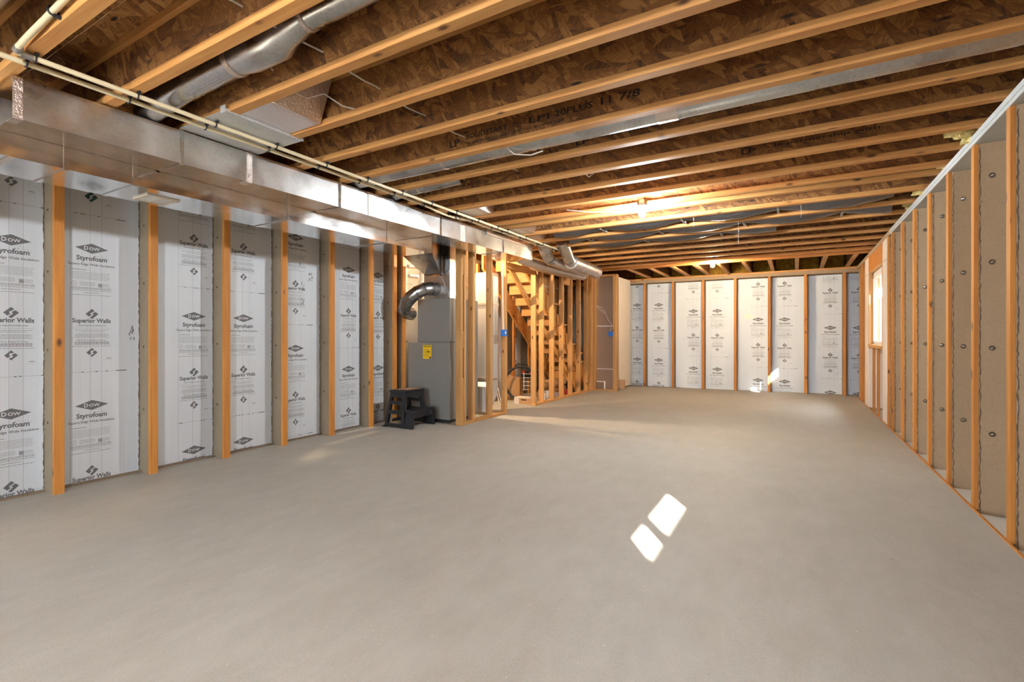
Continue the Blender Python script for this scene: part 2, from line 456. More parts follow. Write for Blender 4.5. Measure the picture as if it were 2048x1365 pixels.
# ------------------------------------------------------------------ lettering
_fc = bpy.data.curves.new('letter_source', 'FONT'); _fo = bpy.data.objects.new('letter_source', _fc); COL.objects.link(_fo)
_tc = {}
def text_tris(s, bold):
    if (s, bold) in _tc: return _tc[(s, bold)]
    _fc.body = s; _fc.size = 1.0; _fc.offset = bold; _fc.resolution_u = 2; _fc.align_x = 'LEFT'
    bpy.context.view_layer.update()
    dg = bpy.context.evaluated_depsgraph_get(); me = _fo.evaluated_get(dg).to_mesh()
    V = [(p.co.x, p.co.y) for p in me.vertices]; Fs = [list(p.vertices) for p in me.polygons]
    _fo.evaluated_get(dg).to_mesh_clear()
    x0 = min(p[0] for p in V); x1 = max(p[0] for p in V); y0 = min(p[1] for p in V); y1 = max(p[1] for p in V)
    _tc[(s, bold)] = (V, Fs, x0, x1, y0, y1); return _tc[(s, bold)]
class Ink:
    """flat printing in a 2-D frame: a right, b up, h lift off the surface, m material slot"""
    def __init__(s): s.v = []; s.f = []; s.m = []
    def poly(s, pts, m=0, h=0.0006):
        o = len(s.v); s.v += [(a, b, h) for a, b in pts]; s.f.append(list(range(o, o + len(pts)))); s.m.append(m)
    def rect(s, a0, b0, a1, b1, m=0, h=0.0006): s.poly([(a0, b0), (a1, b0), (a1, b1), (a0, b1)], m, h)
    def text(s, t, ca, cb, w, hgt, m=0, h=0.0007, bold=0.0):
        V, Fs, x0, x1, y0, y1 = text_tris(t, bold); o = len(s.v)
        sx = w / (x1 - x0); sy = hgt / (y1 - y0)
        s.v += [((x - (x0 + x1) / 2) * sx + ca, (y - (y0 + y1) / 2) * sy + cb, h) for x, y in V]
        for f in Fs: s.f.append([i + o for i in f]); s.m.append(m)
    def bars(s, a0, a1, b, hgt, m, seed):
        rn = random.Random(seed); a = a0
        while a < a1:
            w = rn.uniform(0.006, 0.02); s.rect(a, b - hgt / 2, min(a + w, a1), b + hgt / 2, m); a += w + 0.003
    def merge(s, o, da, db):
        k = len(s.v); s.v += [(a + da, b + db, h) for a, b, h in o.v]
        s.f += [[i + k for i in f] for f in o.f]; s.m += list(o.m)
def sw_logo(K, cb, r, m, m2):
    K.poly([(-r, cb), (0, cb - r), (r, cb), (0, cb + r)], m)
    z = [(0.50, 0.52), (-0.22, 0.05), (0.16, -0.10), (-0.12, -0.36), (-0.42, -0.60)]
    w = 0.09
    for (a, b), (c, d) in zip(z, z[1:]):
        L = math.hypot(c - a, d - b); nx, ny = -(d - b) / L * w, (c - a) / L * w
        K.poly([((a + nx) * r, cb + (b + ny) * r), ((a - nx) * r, cb + (b - ny) * r), ((c - nx) * r, cb + (d - ny) * r), ((c + nx) * r, cb + (d + ny) * r)], m2, 0.0012)
def print_unit():
    K = Ink()   # slots: 0 ink, 1 faint, 2 reversed, 3 chalk line
    K.poly([(-.107, 0), (0, -.040), (.107, 0), (0, .040)], 0)
    K.text('D', -.037, .001, .026, .030, 2, .0013, .02); K.text('OW', .016, -.001, .068, .024, 2, .0013, .02)
    K.text('R', .050, -.036, .006, .006, 1)
    K.text('Styrofoam', 0, -.085, .196, .050, 0, .0007, .035)
    K.text('TM', .104, -.072, .010, .005, 0)
    for i, ch in enumerate('BRAND'): K.text(ch, .022 + i * .017, -.058, .007, .007, 0)
    K.text('Square Edge Wide Insulation', 0, -.131, .296, .025, 0, .0007, .018)
    K.bars(-.128, -.035, -.172, .004, 0, 1)
    for i in range(6): K.bars(-.128, .122 - (i % 3) * .006, -.192 - i * .0105, .0028, 1, 10 + i)
    for i in range(14):
        a, b = 2 * PI * i / 14, 2 * PI * (i + 1) / 14; c = (-.112, -.282)
        K.poly([(c[0] + .013 * math.cos(a), c[1] + .015 * math.sin(a)), (c[0] + .016 * math.cos(a), c[1] + .018 * math.sin(a)), (c[0] + .016 * math.cos(b), c[1] + .018 * math.sin(b)), (c[0] + .013 * math.cos(b), c[1] + .015 * math.sin(b))], 1)
    K.text('UL', -.112, -.282, .014, .012, 1)
    for i in range(4): K.bars(-.078, .020, -.270 - i * .008, .0028, 1, 30 + i)
    K.rect(.040, -.304, .067, -.275, 1)
    for i in range(4): K.bars(.070, .115, -.277 - i * .007, .0028, 1, 40 + i)
    for i in range(4): K.bars(-.128, .126, -.312 - i * .008, .0030, 0 if i < 2 else 1, 50 + i)
    K.bars(-.05, .05, -.352, .005, 1, 60); K.bars(-.128, .122, -.371, .003, 0, 61)
    sw_logo(K, -.520, .041, 0, 2)
    K.text('Superior Walls', 0, -.578, .246, .046, 0, .0007, .035)
    K.text('www.superiorwalls.com', 0, -.613, .182, .015, 0, .0007, .012)
    K.rect(-.124, -.6335, .124, -.632, 1)
    K.bars(-.105, .112, -.648, .004, 1, 70); K.bars(-.07, .08, -.660, .004, 1, 71)
    for i in range(4): K.bars(-.100 - (i % 2) * .01, .104 + (i % 2) * .01, -.679 - i * .009, .004, 1, 80 + i)
    K.text('NOTICE to Builder & Owner:', 0, -.727, .186, .0145, 0)
    for i in range(3): K.bars(-.108, .112, -.742 - i * .009, .0045, 0, 90 + i)
    K.bars(-.122, .124, -.776, .003, 0, 95)
    sw_logo(K, -.826, .036, 0, 2)
    K.text('S', 0, -.826, .02, .032, 2, .0015)
    K.rect(.093, -.876, .125, -.872, 0); K.rect(.085, -.889, .13, -.8875, 1)
    return K
UNIT = print_unit()
def print_mesh(name, ca, dow, a0, a1, b0, b1, frame, seed, per=1.2445):
    """frame maps (a,b,h) to the wall; everything is cut to the panel a0..a1, b0..b1"""
    rn = random.Random(seed); K = Ink(); z = dow
    while z - 0.0 < b1 + 0.9: z += per
    while z > b0 - 0.05:
        K.merge(UNIT, ca, z); z -= per
    for da in (-.012, .062): K.rect(ca + da, b0, ca + da + .0014, b1, 3)
    if rn.random() < .7: K.rect(ca - .135, b0, ca - .1335, b1, 1)
    z = dow - 1.0
    for k in range(-1, 3):
        zz = z + k * per + .02
        K.rect(ca - .145, zz, ca + .215, zz + .0016, 3)
        for q in range(5): a = ca + rn.uniform(-.14, .22); K.rect(a, zz - .003, a + .012, zz + .004, 0)
        K.rect(ca + .16, zz - .003, ca + .225, zz + .004, 0)
    bm = bmesh.new(); vs = [bm.verts.new(p) for p in K.v]
    for f, m in zip(K.f, K.m):
        try: fc = bm.faces.new([vs[i] for i in f]); fc.material_index = m
        except ValueError: pass
    for co, no in (((a0, 0, 0), (-1, 0, 0)), ((a1, 0, 0), (1, 0, 0)), ((0, b0, 0), (0, -1, 0)), ((0, b1, 0), (0, 1, 0))):
        bmesh.ops.bisect_plane(bm, geom=bm.verts[:] + bm.edges[:] + bm.faces[:], plane_co=co, plane_no=no, clear_outer=True)
    for v_ in bm.verts: v_.co = frame(*v_.co)
    me = bpy.data.meshes.new(name); bm.to_mesh(me); bm.free()
    for m in ('ink', 'ink_faint', 'foam_white', 'ink_line'): me.materials.append(M[m])
    return me

# ================================================================== SETTING
XL, XF = -4.655, -4.84          # face of the left studs, face of the left foam
XR = 0.992                      # face of the right studs
YB, YBF = 10.98, 11.17          # face of the back studs, back foam
ZC = 2.448                      # underside of the joists
Y0 = -3.6                       # wall behind the photographer
# floor
fm = MB()
x0, x1 = -5.0, 0.985
fm.add([(x0, Y0 - .2, fz(x0)), (x1, Y0 - .2, fz(x1)), (x1, 11.3, fz(x1)), (x0, 11.3, fz(x0)), (x0, Y0 - .2, -.12), (x1, Y0 - .2, -.12), (x1, 11.3, -.12), (x0, 11.3, -.12)],
       [(0, 1, 2, 3), (7, 6, 5, 4), (0, 4, 5, 1), (1, 5, 6, 2), (2, 6, 7, 3), (3, 7, 4, 0)])
struct('floor', fm, M['floor'], 'bare trowelled grey concrete basement floor slab', 'floor')

# ---- left wall
wl = struct('wall_left', bx((-5.08, Y0 - .2, -.12), (-4.90, 11.4, ZC)), M['cwall'], 'long basement wall of printed foam boards between concrete studs', 'wall')
ystuds = [1.392 + .61 * k for k in range(-8, 6)] + [4.862, 5.035] + [5.645 + .61 * k for k in range(0, 9)]
ystuds = sorted(ystuds)
SW_ = 0.062
zs0 = 0.0
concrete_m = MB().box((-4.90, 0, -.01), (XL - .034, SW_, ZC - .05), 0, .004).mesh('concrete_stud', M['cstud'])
nail_m = MB().box((XL - .034, 0.001, -.005), (XL, SW_ - .001, ZC - .05), 0, .002).mesh('nailer_strip', M['nailer'])
hole_m = MB().tube([(0, -.0015, 0), (0, .004, 0)], .011, 10).mesh('bolt_hole', M['hole'])
for y in ystuds:
    if y > 10.9: continue
    s_ = put('concrete_stud', concrete_m, wl, (0, y, 0)); put('nailer_strip', nail_m, s_)
    if 0.5 < y < 5.3:
        for z in (.52, 1.07, 1.62, 2.1): put('bolt_hole', hole_m, s_, (-4.765 + random.uniform(-.006, .006), 0, z + random.uniform(-.02, .02)))
for y in ystuds:
    if not .6 < y < 5.0: continue
    rn = random.Random(int(y * 77)); pts = []; z = .02
    while z < ZC - .09:
        pts.append((XF + .002, y - .001 + rn.uniform(-.004, .001), z)); z += .022
    ob('mortar_bead', MB().tube(pts, [rn.uniform(.0015, .0055) for _ in pts], 6), M['mortar'], wl)
foam_spec = {1: (1.215, 1.844), 2: (1.678, 1.852), 3: (2.44, 1.341), 4: (2.911, 1.338), 5: (3.507, 2.264), 6: (4.256, 1.989), 7: (4.756, 1.974)}
ys = [y for y in ystuds if y <= 10.9] + [11.2]
for i, (a, b) in enumerate(zip(ys, ys[1:])):
    a0, a1 = a + SW_ * .5, b + SW_ * .5
    if a1 - a0 < .2: continue
    j0, j1 = a + SW_ - .002, b + .002
    mb = bx((-4.90, j0, .012), (XF, j1, ZC - .06), .002)
    fp = ob('foam_board', mb, M['foam'], wl)
    cen = (a + b) / 2
    best = [q for q in foam_spec.values() if j0 - .12 < q[0] < j1 + .02]
    if best: ca, dw = best[0]
    elif cen > 5.1 and cen < 9.6: ca, dw = cen - .05 + .08 * (i % 3 - 1), 1.90 - .25 * (i % 2)
    else: continue
    pm = print_mesh('printed_lettering', ca, dw, j0 + .001, j1 - .001, .013, ZC - .07, lambda p, q, h: (XF + h, p, q), i)
    put('printed_lettering', pm, fp)
ob('top_beam', bx((-4.90, Y0, ZC - .06), (XL, 11.3, ZC - .001)), M['cstud'], wl)
ob('base_strip', bx((-4.90, Y0, -.01), (XF + .035, 11.2, .014)), M['cstud'], wl)

for y0_, z0_, w_, h_, lb in ((1.925, 1.12, .035, .10, 'a'), (3.58, 1.50, .03, .26, 'b'), (3.66, 1.78, .07, .10, 'c')):
    rn = random.Random(lb); K = Ink()
    for q in range(10):
        a, b = y0_ + rn.uniform(0, w_), z0_ + rn.uniform(0, h_); K.poly([(a, b), (a + rn.uniform(.004, .010), b + .002), (a + rn.uniform(.002, .012), b + rn.uniform(.02, .05)), (a - .002, b + .015)], 0)
    me = bpy.data.meshes.new('scuff_mark'); me.from_pydata([(XF + .0016, a, b) for a, b, h in K.v], [], K.f); me.materials.append(M['ink_line']); put('scuff_mark', me, wl)
K = Ink(); sw_logo(K, 0, .042, 0, 1)
me = bpy.data.meshes.new('green_logo'); me.from_pydata([(XF + .0018 + h * .5, a, b) for a, b, h in K.v], [], K.f); me.materials.append(M['ink_green']); me.materials.append(M['foam_white'])
me.polygons.foreach_set('material_index', K.m); put('green_logo', me, wl, (0, 1.672, 2.262))

# ---- back wall
wb = struct('wall_back', bx((-5.08, 11.23, -.12), (1.40, 11.41, ZC)), M['cwall'], 'far basement wall of printed foam boards and orange nailers', 'wall')
xst = [-2.931 - .622 + .622 * k for k in range(0, 8)]
SWB = .052
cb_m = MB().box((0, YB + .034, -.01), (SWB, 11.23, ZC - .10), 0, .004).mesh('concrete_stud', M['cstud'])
nb_m = MB().box((.001, YB, 0.0), (SWB - .001, YB + .034, ZC - .10), 0, .002).mesh('nailer_strip', M['nailer'])
for x in xst:
    s_ = put('concrete_stud', cb_m, wb, (x - SWB / 2, 0, 0)); put('nailer_strip', nb_m, s_)
back_spec = [(-3.148, 1.873), (-2.657, 1.863), (-1.914, 1.703), (-1.43, 1.696), (-.653, 1.50), (-.179, 1.492), (.587, 1.318), (1.04, 1.314)]
edges = xst + [1.30]
for i, (a, b) in enumerate(zip(edges, edges[1:])):
    j0, j1 = a + SWB / 2 - .002, b - SWB / 2 + .002
    fp = ob('foam_board', bx((j0, YBF, .02), (j1, 11.23, ZC - .11), .002), M['foam'], wb)
    ca, dw = back_spec[i]
    put('printed_lettering', print_mesh('printed_lettering', ca, dw, j0 + .001, j1 - .001, .03, ZC - .12, lambda p, q, h: (p, YBF - h * 1.5, q), 50 + i), fp)
ob('foam_board', bx((-4.9, YBF, .0), (xst[0], 11.23, ZC - .11)), M['foam'], wb)
ob('top_beam', bx((-4.9, YB, ZC - .103), (1.2, 11.23, ZC - .03), .004), M['cstud_far'], wb)
ob('top_plate', bx((-4.9, YB - .012, ZC - .032), (1.0, 11.23, ZC - .001), .003), M['flange'], wb)
ob('base_strip', bx((-4.9, YB + .05, -.01), (1.2, 11.2, .022)), M['cstud'], wb)
# paper sticker on one far board
ob('sticker', bx((-.90, YBF - .004, 1.51), (-.755, YBF - .002, 1.61)), M['drywall'], wb)

# ---- right wall
WY0, WY1, WZ0, WZ1 = 7.97, 9.31, 1.03, 2.145        # far window opening
NY0, NY1 = -.47, .97                                 # near window opening, beside the photographer
wr = struct('wall_right', None, None, 'window side basement wall with bolted concrete studs', 'wall')
wrm = MB()
for a, b, c, d in ((Y0 - .2, NY0, -.12, ZC), (NY0, NY1, -.12, WZ0), (NY0, NY1, WZ1, ZC), (NY1, WY0, -.12, ZC), (WY0, WY1, -.12, WZ0 - .06), (WY0, WY1, WZ1, ZC), (WY1, 11.4, -.12, ZC)):
    wrm.box((1.20, a, c), (1.36, b, d))
ob('concrete_skin', wrm, M['cstud_far'], wr)
rst = [3.581 + .61 * k for k in range(-11, 7)] + [7.53, 10.08, 10.33]
SR = .057
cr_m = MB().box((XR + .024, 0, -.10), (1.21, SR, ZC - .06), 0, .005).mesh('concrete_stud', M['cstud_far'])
nr_m = MB().box((XR, 0.001, .045), (XR + .024, SR - .001, ZC - .06), 0, .002).mesh('nailer_strip', M['nailer'])
bolt_mb = MB().tube([(0, 0, 0), (0, -.008, 0), (0, -.015, 0), (0, -.019, 0)], [.017, .016, .011, .003], 12)
bolt_m = bolt_mb.mesh('stud_bolt', M['bolt'], True)
for y in rst:
    if NY0 - .06 < y < NY1: continue
    s_ = put('concrete_stud', cr_m, wr, (0, y, 0)); put('nailer_strip', nr_m, s_)
    if 3.0 < y < 7.4:
        for z in (.535, 1.08, 1.626, 2.174): put('stud_bolt', bolt_m, s_, (1.079, 0, z))
# ragged mortar bead along each deep stud
for y in rst:
    if not 3.0 < y < 8: continue
    rn = random.Random(int(y * 100)); pts = []
    z = .02
    while z < ZC - .07:
        pts.append((XR + .030 + rn.uniform(-.003, .003), y - .001, z)); z += .02
    ob('mortar_bead', MB().tube(pts, [rn.uniform(.001, .0045) for _ in pts], 6), M['mortar'], wr)
ob('top_beam', bx((XR + .02, Y0, ZC - .062), (1.21, 7.40, ZC - .036)), M['cbeam'], wr)
ob('top_plate', bx((XR - .004, Y0, ZC - .036), (1.21, 7.40, ZC - .001), .002), M['cbeam'], wr)
ob('beam_lip', bx((XR - .002, Y0, ZC - .064), (XR + .02, 7.40, ZC - .037), .002), M['cbeam'], wr)
ob('top_beam', bx((XR - .002, 7.40, ZC - .062), (1.21, 11.0, ZC - .001), .003), M['cstud_far'], wr)
ob('footing', bx((.985, Y0, -.12), (1.21, 11.2, .022)), M['cfoot'], wr)
ob('base_strip', bx((.978, Y0, .03), (.994, 11.0, .056), .002), M['nailer'], wr)
# pale side boards, header and framing of the far window
pj = MB().box((XR - .003, 7.60, .04), (1.22, 7.93, ZC - .062), 0, .004)
ob('side_board', pj, M['pale'], wr)
ob('side_board', bx((XR - .003, 9.36, .04), (1.22, 9.77, ZC - .062), .004), M['pale'], wr)
ob('board_seam', bx((XR - .0045, 7.60, 2.12), (XR - .002, 7.93, 2.124)), M['hole'], wr)
ob('board_seam', bx((XR - .0045, 9.36, 2.12), (XR - .002, 9.77, 2.124)), M['hole'], wr)
ob('window_header', bx((XR, 7.93, WZ1), (1.20, 9.36, ZC - .063), .003), wood('header_ply', 1, (0.62, 0.25, 0.045), (0.50, 0.17, 0.025), knots=False), wr)
for y in (8.42, 8.87): s_ = put('cripple_stud', MB().box((XR, y, .045), (XR + .03, y + .045, WZ0 - .046), 0, .003).mesh('cripple_stud', M['nailer']), wr)
ob('corner_stud', bx((XR, 10.60, .04), (1.21, 10.655, ZC - .063), .003), M['stud'], wr)

def window(name, y0, y1, label, parts_far):
    w = struct(name, None, None, label, 'window')
    z0, z1 = WZ0, WZ1
    ob('sill_board', bx((XR - .014, y0 - .04, z0 - .045), (1.34, y1 + .02, z0), .003), M['plate_y'], w)
    ob('jamb_board', bx((XR - .001, y1 - .03, z0), (1.34, y1 + .03, z1), .003), M['stud'], w)
    ob('jamb_board', bx((XR - .001, y0 - .03, z0), (1.34, y0 + .03, z1), .003), M['stud'], w)
    ob('head_board', bx((XR - .001, y0 + .03, z1 - .022), (1.34, y1 - .03, z1 + .0), .003), M['plate_y'], w)
    fr = MB(); a0, a1 = y0 + .032, y1 - .032; xo, xi = 1.095, 1.040
    zt = 2.032
    fr.box((xi, a0, z0), (xo, a0 + .05, z1 - .024)); fr.box((xi, a1 - .05, z0), (xo, a1, z1 - .024))
    fr.box((xi, a0, z0), (xo, a1, z0 + .05)); fr.box((xi, a0, zt), (xo, a1, z1 - .024))
    ob('sash_frame', fr, M['vinyl'], w)
    m = (a0 + a1) / 2
    ob('meeting_stile', bx((xi, m - .028, z0 + .05), (xo, m + .028, zt)), M['vinyl'], w)
    for p, q in ((a0 + .05, m - .028), (m + .028, a1 - .05)):
        ob('glass_pane', bx((1.060, p, z0 + .05), (1.064, q, zt)), M['glass'], w)
    return w
window('window_1', WY0, WY1, 'tall bright basement window in orange wooden jambs', True)
window('window_2', NY0, NY1, 'basement window beside the camera with a steel well outside', False)

# ---- sunken area added to trim the sun beam: corrugated steel retaining wall, gravel bed
wo = struct('wall_sun_trim', bx((1.96, -6.0, .3), (2.30, 13.0, 2.60)), M['soil'], 'added retaining wall outside the windows, height set to trim the sun', 'wall')
cs = MB(); n = 700; pr = []
for i in range(n + 1):
    pr.append((1.935 + .018 * math.sin(i * PI / 3), -6.0 + 19.0 * i / n))
for (xa_, ya_), (xb_, yb3) in zip(pr, pr[1:]): cs.add([(xa_, ya_, .70), (xb_, yb3, .70), (xb_, yb3, 2.50), (xa_, ya_, 2.50)], [(0, 1, 2, 3)])
ob('corrugated_sheet', cs, M['wellsteel'], wo, smooth=True)
ob('gravel_bed', bx((1.365, -6.0, .5), (1.96, 13.0, .72)), M['soil'], wo)

# ---- wall behind the photographer
wq = struct('wall_rear', None, None, 'plain insulated basement wall behind the camera', 'wall')
DX0, DX1, DZ = -3.4, -2.0, 2.05
for a, b, c, d in ((-5.08, DX0, -.12, 2.76), (DX0, DX1, DZ, 2.76), (DX1, 1.36, -.12, 2.76)):
    ob('wall_section', bx((a, Y0 - .2, c), (b, Y0, d)), M['foam'], wq)
dr = struct('fill_door', None, None, 'added glazed door behind the camera, lets in daylight fill', 'door')  # unseen door added to let sky light in from behind the camera
m_ = (DX0 + DX1) / 2
for a, b in ((DX0, m_ + .03), (m_ - .03, DX1)):
    k = -.10 if a == DX0 else -.14
    fr = MB(); y_ = Y0 + k
    fr.box((a, y_ - .02, .02), (a + .07, y_ + .02, DZ)); fr.box((b - .07, y_ - .02, .02), (b, y_ + .02, DZ)); fr.box((a, y_ - .02, .02), (b, y_ + .02, .10)); fr.box((a, y_ - .02, DZ - .07), (b, y_ + .02, DZ))
    lf = ob('door_leaf', fr, M['vinyl'], dr)
    ob('glass_pane', bx((a + .07, y_ - .003, .10), (b - .07, y_ + .003, DZ - .07)), M['glass'], dr)
og = struct('ground_outside', bx((-9.0, -16.0, -.3), (3.0, Y0 - .2, -.06)), M['soil'], 'gravel yard outside the added door', 'ground')

# ---- ceiling: strand board subfloor on I-joists
ce = struct('ceiling', None, None, 'open basement ceiling of strand board joists under a strand board subfloor', 'ceiling')
ZS = ZC + .302
cols = (-5.08, -3.76, -1.30, 1.38)
r0 = Y0 - .2; row = 0
while r0 < 11.4:
    r1 = min(r0 + 1.22, 11.41)
    for q, (a, b) in enumerate(zip(cols, cols[1:])):
        if q == 0 and r0 < 8.9 and r1 > 6.3: continue
        ob('subfloor_panel', bx((a + .001, r0 + .001, ZS), (b - .001, r1 - .001, ZS + .018)), M['subfloor'], ce)
    r0 = r1; row += 1
ob('subfloor_panel', bx((-5.08, 5.9, ZS + .019), (-3.74, 6.32, ZS + .036)), M['subfloor'], ce)
FW, FH = .060, .040
def joist_meshes(x0, x1):
    wbm = MB().box((x0, -.005, ZC + FH - .004), (x1, .005, ZS - FH + .004)).mesh('floor_joist', M['web'])
    bf = MB().box((x0, -FW / 2, ZC), (x1, FW / 2, ZC + FH), 0, .002).mesh('bottom_flange', M['flange'])
    tf = MB().box((x0, -FW / 2, ZS - FH), (x1, FW / 2, ZS - .0005), 0, .002).mesh('top_flange', M['flange'])
    return wbm, bf, tf
JF = joist_meshes(-5.05, 1.20); JS = joist_meshes(-3.70, 1.20)
far_edges = [1.663 + .4015 * k for k in range(-13, 9)] + [5.094, 5.56, 6.05, 6.53, 7.02, 7.515, 8.005, 8.49, 8.95, 9.32]
JY = [e - FW / 2 for e in far_edges]
joists = {}
for y in JY:
    J = JS if 6.35 < y < 8.8 else JF
    j = put('floor_joist', J[0], ce, (0, y, 0)); put('bottom_flange', J[1], j); put('top_flange', J[2], j); joists[round(y, 2)] = j
# stamped lettering on the webs
def stamp(y, x, z, w, h, s, bold=.0):
    K = Ink(); K.text(s, 0, 0, w, h, 0, .0, bold)
    j = min(joists.items(), key=lambda kv: abs(kv[0] - y))[1]
    me = bpy.data.meshes.new('stamped_lettering'); me.from_pydata([(a, -.0062, b) for a, b, h_ in K.v], [], K.f); me.materials.append(M['stencil'])
    put('stamped_lettering', me, j, (x, 0, z))
yA, yB, yC, yD, yE = 2.8375, 3.239, 4.042, 3.6405, 1.23
stamp(yA, -1.85, 2.572, .34, .036, 'SOLIDSTART', .02); stamp(yA, -1.44, 2.575, .15, .040, 'LPI', .02); stamp(yA, -1.20, 2.578, .26, .042, '20PLUS', .02); stamp(yA, -.90, 2.582, .24, .046, '11 7/8', .02)
stamp(yA, -2.12, 2.545, .09, .050, 'LP', .03); stamp(yA, -1.63, 2.523, .76, .026, 'In partnership with ABITIBI BOWATER.', .01)
stamp(yB, -.60, 2.545, 1.12, .030, 'In partnership with ABITIBI BOWATER', .01); stamp(yB, -1.30, 2.535, .10, .044, 'LP', .03)
stamp(yC, .18, 2.548, .62, .034, 'In partnership with', .01); stamp(yC, -.30, 2.538, .10, .040, 'LP', .03)
stamp(yD, -2.55, 2.535, .42, .026, 'ABITIBI BOWATER', .01)
# short blocking joists between the last joist and the far rim
bl_w = MB().box((-.005, 9.35, ZC + FH - .004), (.005, 11.18, ZS - FH + .004)).mesh('blocking_joist', M['web_y'])
bl_f = MB().box((-FW / 2, 9.33, ZC), (FW / 2, 11.18, ZC + FH), 0, .002).mesh('bottom_flange', M['flange_y'])
for k in range(10):
    j = put('blocking_joist', bl_w, ce, (.843 - .406 * k, 0, 0)); put('bottom_flange', bl_f, j)
ob('rim_board', bx((-5.08, 11.19, ZC), (1.38, 11.23, ZS)), M['web'], ce)
ob('rim_board', bx((1.20, Y0, ZC), (1.24, 11.2, ZS)), M['web'], ce)
ob('rim_board', bx((-5.08, Y0, ZC), (-5.045, 11.2, ZS)), M['web'], ce)
for k in range(11):
    a = .843 - .406 * k + .035; b = a + .336
    ob('rim_insulation', bx((max(a, -4.9), 11.10, ZC + .01), (min(b, 1.19), 11.188, ZS - .01), .02), M['insul_rim'], ce)
# stairwell opening lined above the joists
sw_ = MB()
sw_.box((-5.08, 6.33, ZS), (-3.74, 6.36, 3.4)); sw_.box((-5.08, 9.63, ZS), (-3.74, 9.66, 3.4)); sw_.box((-5.10, 6.33, ZS), (-5.07, 9.66, 3.4)); sw_.box((-3.77, 6.33, ZS), (-3.74, 9.66, 3.4)); sw_.box((-5.1, 6.30, 3.4), (-3.71, 9.66, 3.43))
ob('stairwell_lining', sw_, M['tan_board'], ce)
ob('opening_header', bx((-3.745, 6.33, ZC), (-3.702, 8.80, ZS - .002)), M['header'], ce)

# ---- stud partitions
XP = -3.68
def partition(name, label): return struct(name, None, None, label, 'partition')
w1 = partition('wall_furnace_side', 'short open stud partition standing beside the furnace')
bottom = fz(XP)
def stud(parent, y, zt=2.40, x=XP, wd=.089, th=.038):
    return ob('wall_stud', bx((x - wd, y, bottom + .037), (x, y + th, zt), .0025), M['stud'], parent)
ob('bottom_plate', bx((XP - .089, 5.05, bottom), (XP, 6.21, bottom + .038), .003), M['plate_y'], w1)
stud(w1, 5.05); stud(w1, 5.122, x=XP - .0); stud(w1, 5.325); stud(w1, 5.759); stud(w1, 6.165)
ob('stud_blocking', bx((XP - .06, 5.088, .035), (XP - .012, 5.122, .62), .002), M['stud'], w1)
ob('stud_blocking', bx((XP - .06, 5.088, 1.00), (XP - .012, 5.122, 1.22), .002), M['stud'], w1)
ob('stud_blocking', bx((XP - .06, 5.088, 1.95), (XP - .012, 5.122, 2.40), .002), M['stud'], w1)
ob('top_plate', bx((XP - .089, 5.05, 2.40), (XP, 7.14, ZC - .002), .003), M['plate_y'], w1)
w2 = partition('wall_stair_side', 'long open stud partition hiding the staircase')
ob('bottom_plate', bx((XP - .089, 7.11, bottom), (XP, 9.82, bottom + .038), .003), M['plate_y'], w2)
for y in (7.11, 7.397, 7.80, 8.212, 8.613, 9.024, 9.428, 9.70, 9.78): stud(w2, y)
ob('door_header', bx((XP - .070, 6.205, 2.165), (XP - .0, 7.145, 2.255), .003), M['header'], w2)
ob('top_plate', bx((XP - .089, 7.145, 2.40), (XP, 9.82, ZC - .002), .003), M['plate_y'], w2)
ob('blocking', bx((XP - .07, 8.25, 2.12), (XP - .03, 8.61, 2.39), .003), M['plate_y'], w2)
w3 = partition('wall_closet_end', 'narrow framed wall with brown board at the stair end')
ob('bottom_plate', bx((XP, 9.782, bottom), (-3.18, 9.871, bottom + .038), .003), M['plate_x'], w3)
ob('wall_stud', bx((-3.26, 9.782, bottom + .037), (-3.222, 9.871, 2.40), .003), M['stud'], w3)
ob('wall_stud', bx((-3.221, 9.782, bottom + .037), (-3.183, 9.871, 2.40), .003), M['stud'], w3)
ob('wall_stud', bx((XP + .001, 9.782, bottom + .037), (XP + .039, 9.871, 2.40), .003), M['stud'], w3)
ob('top_plate', bx((XP, 9.782, 2.40), (-3.18, 9.871, ZC - .002), .003), M['plate_x'], w3)
ob('brown_board', bx((XP, 9.872, .02), (-3.17, 9.884, 2.44)), M['drywall_back'], w3)
ob('joint_tape', bx((XP + .04, 9.869, 1.36), (-3.262, 9.8725, 1.38)), M['tape'], w3)
ob('joint_tape', bx((XP + .04, 9.869, .46), (-3.262, 9.8725, .475)), M['tape'], w3)
ob('small_frame', bx((-3.63, 9.80, .19), (-3.44, 9.86, .21)), M['pale'], w3)
ob('small_frame', bx((-3.46, 9.80, .05), (-3.44, 9.86, .19)), M['pale'], w3)
wd = struct('wall_drywall', bx((-3.27, 9.89, .05), (-3.245, 10.96, 2.42)), M['drywall'], 'pale drywall strip facing the room near the far corner', 'wall')
wt = struct('wall_stairwell', bx((-4.655, 9.25, .0), (-4.635, 10.95, 2.44)), M['tan_board'], 'tan board wall behind the staircase', 'wall')
ob('joint_tape', bx((-4.6352, 9.25, 2.215), (-4.632, 10.9, 2.24)), M['tape'], wt)

# ================================================================== THINGS
def arc(c, r, a0, a1, n, u, w):
    u = Vector(u); w = Vector(w); c = Vector(c)
    return [c + (u * math.cos(a0 + (a1 - a0) * i / n) + w * math.sin(a0 + (a1 - a0) * i / n)) * r for i in range(n + 1)]

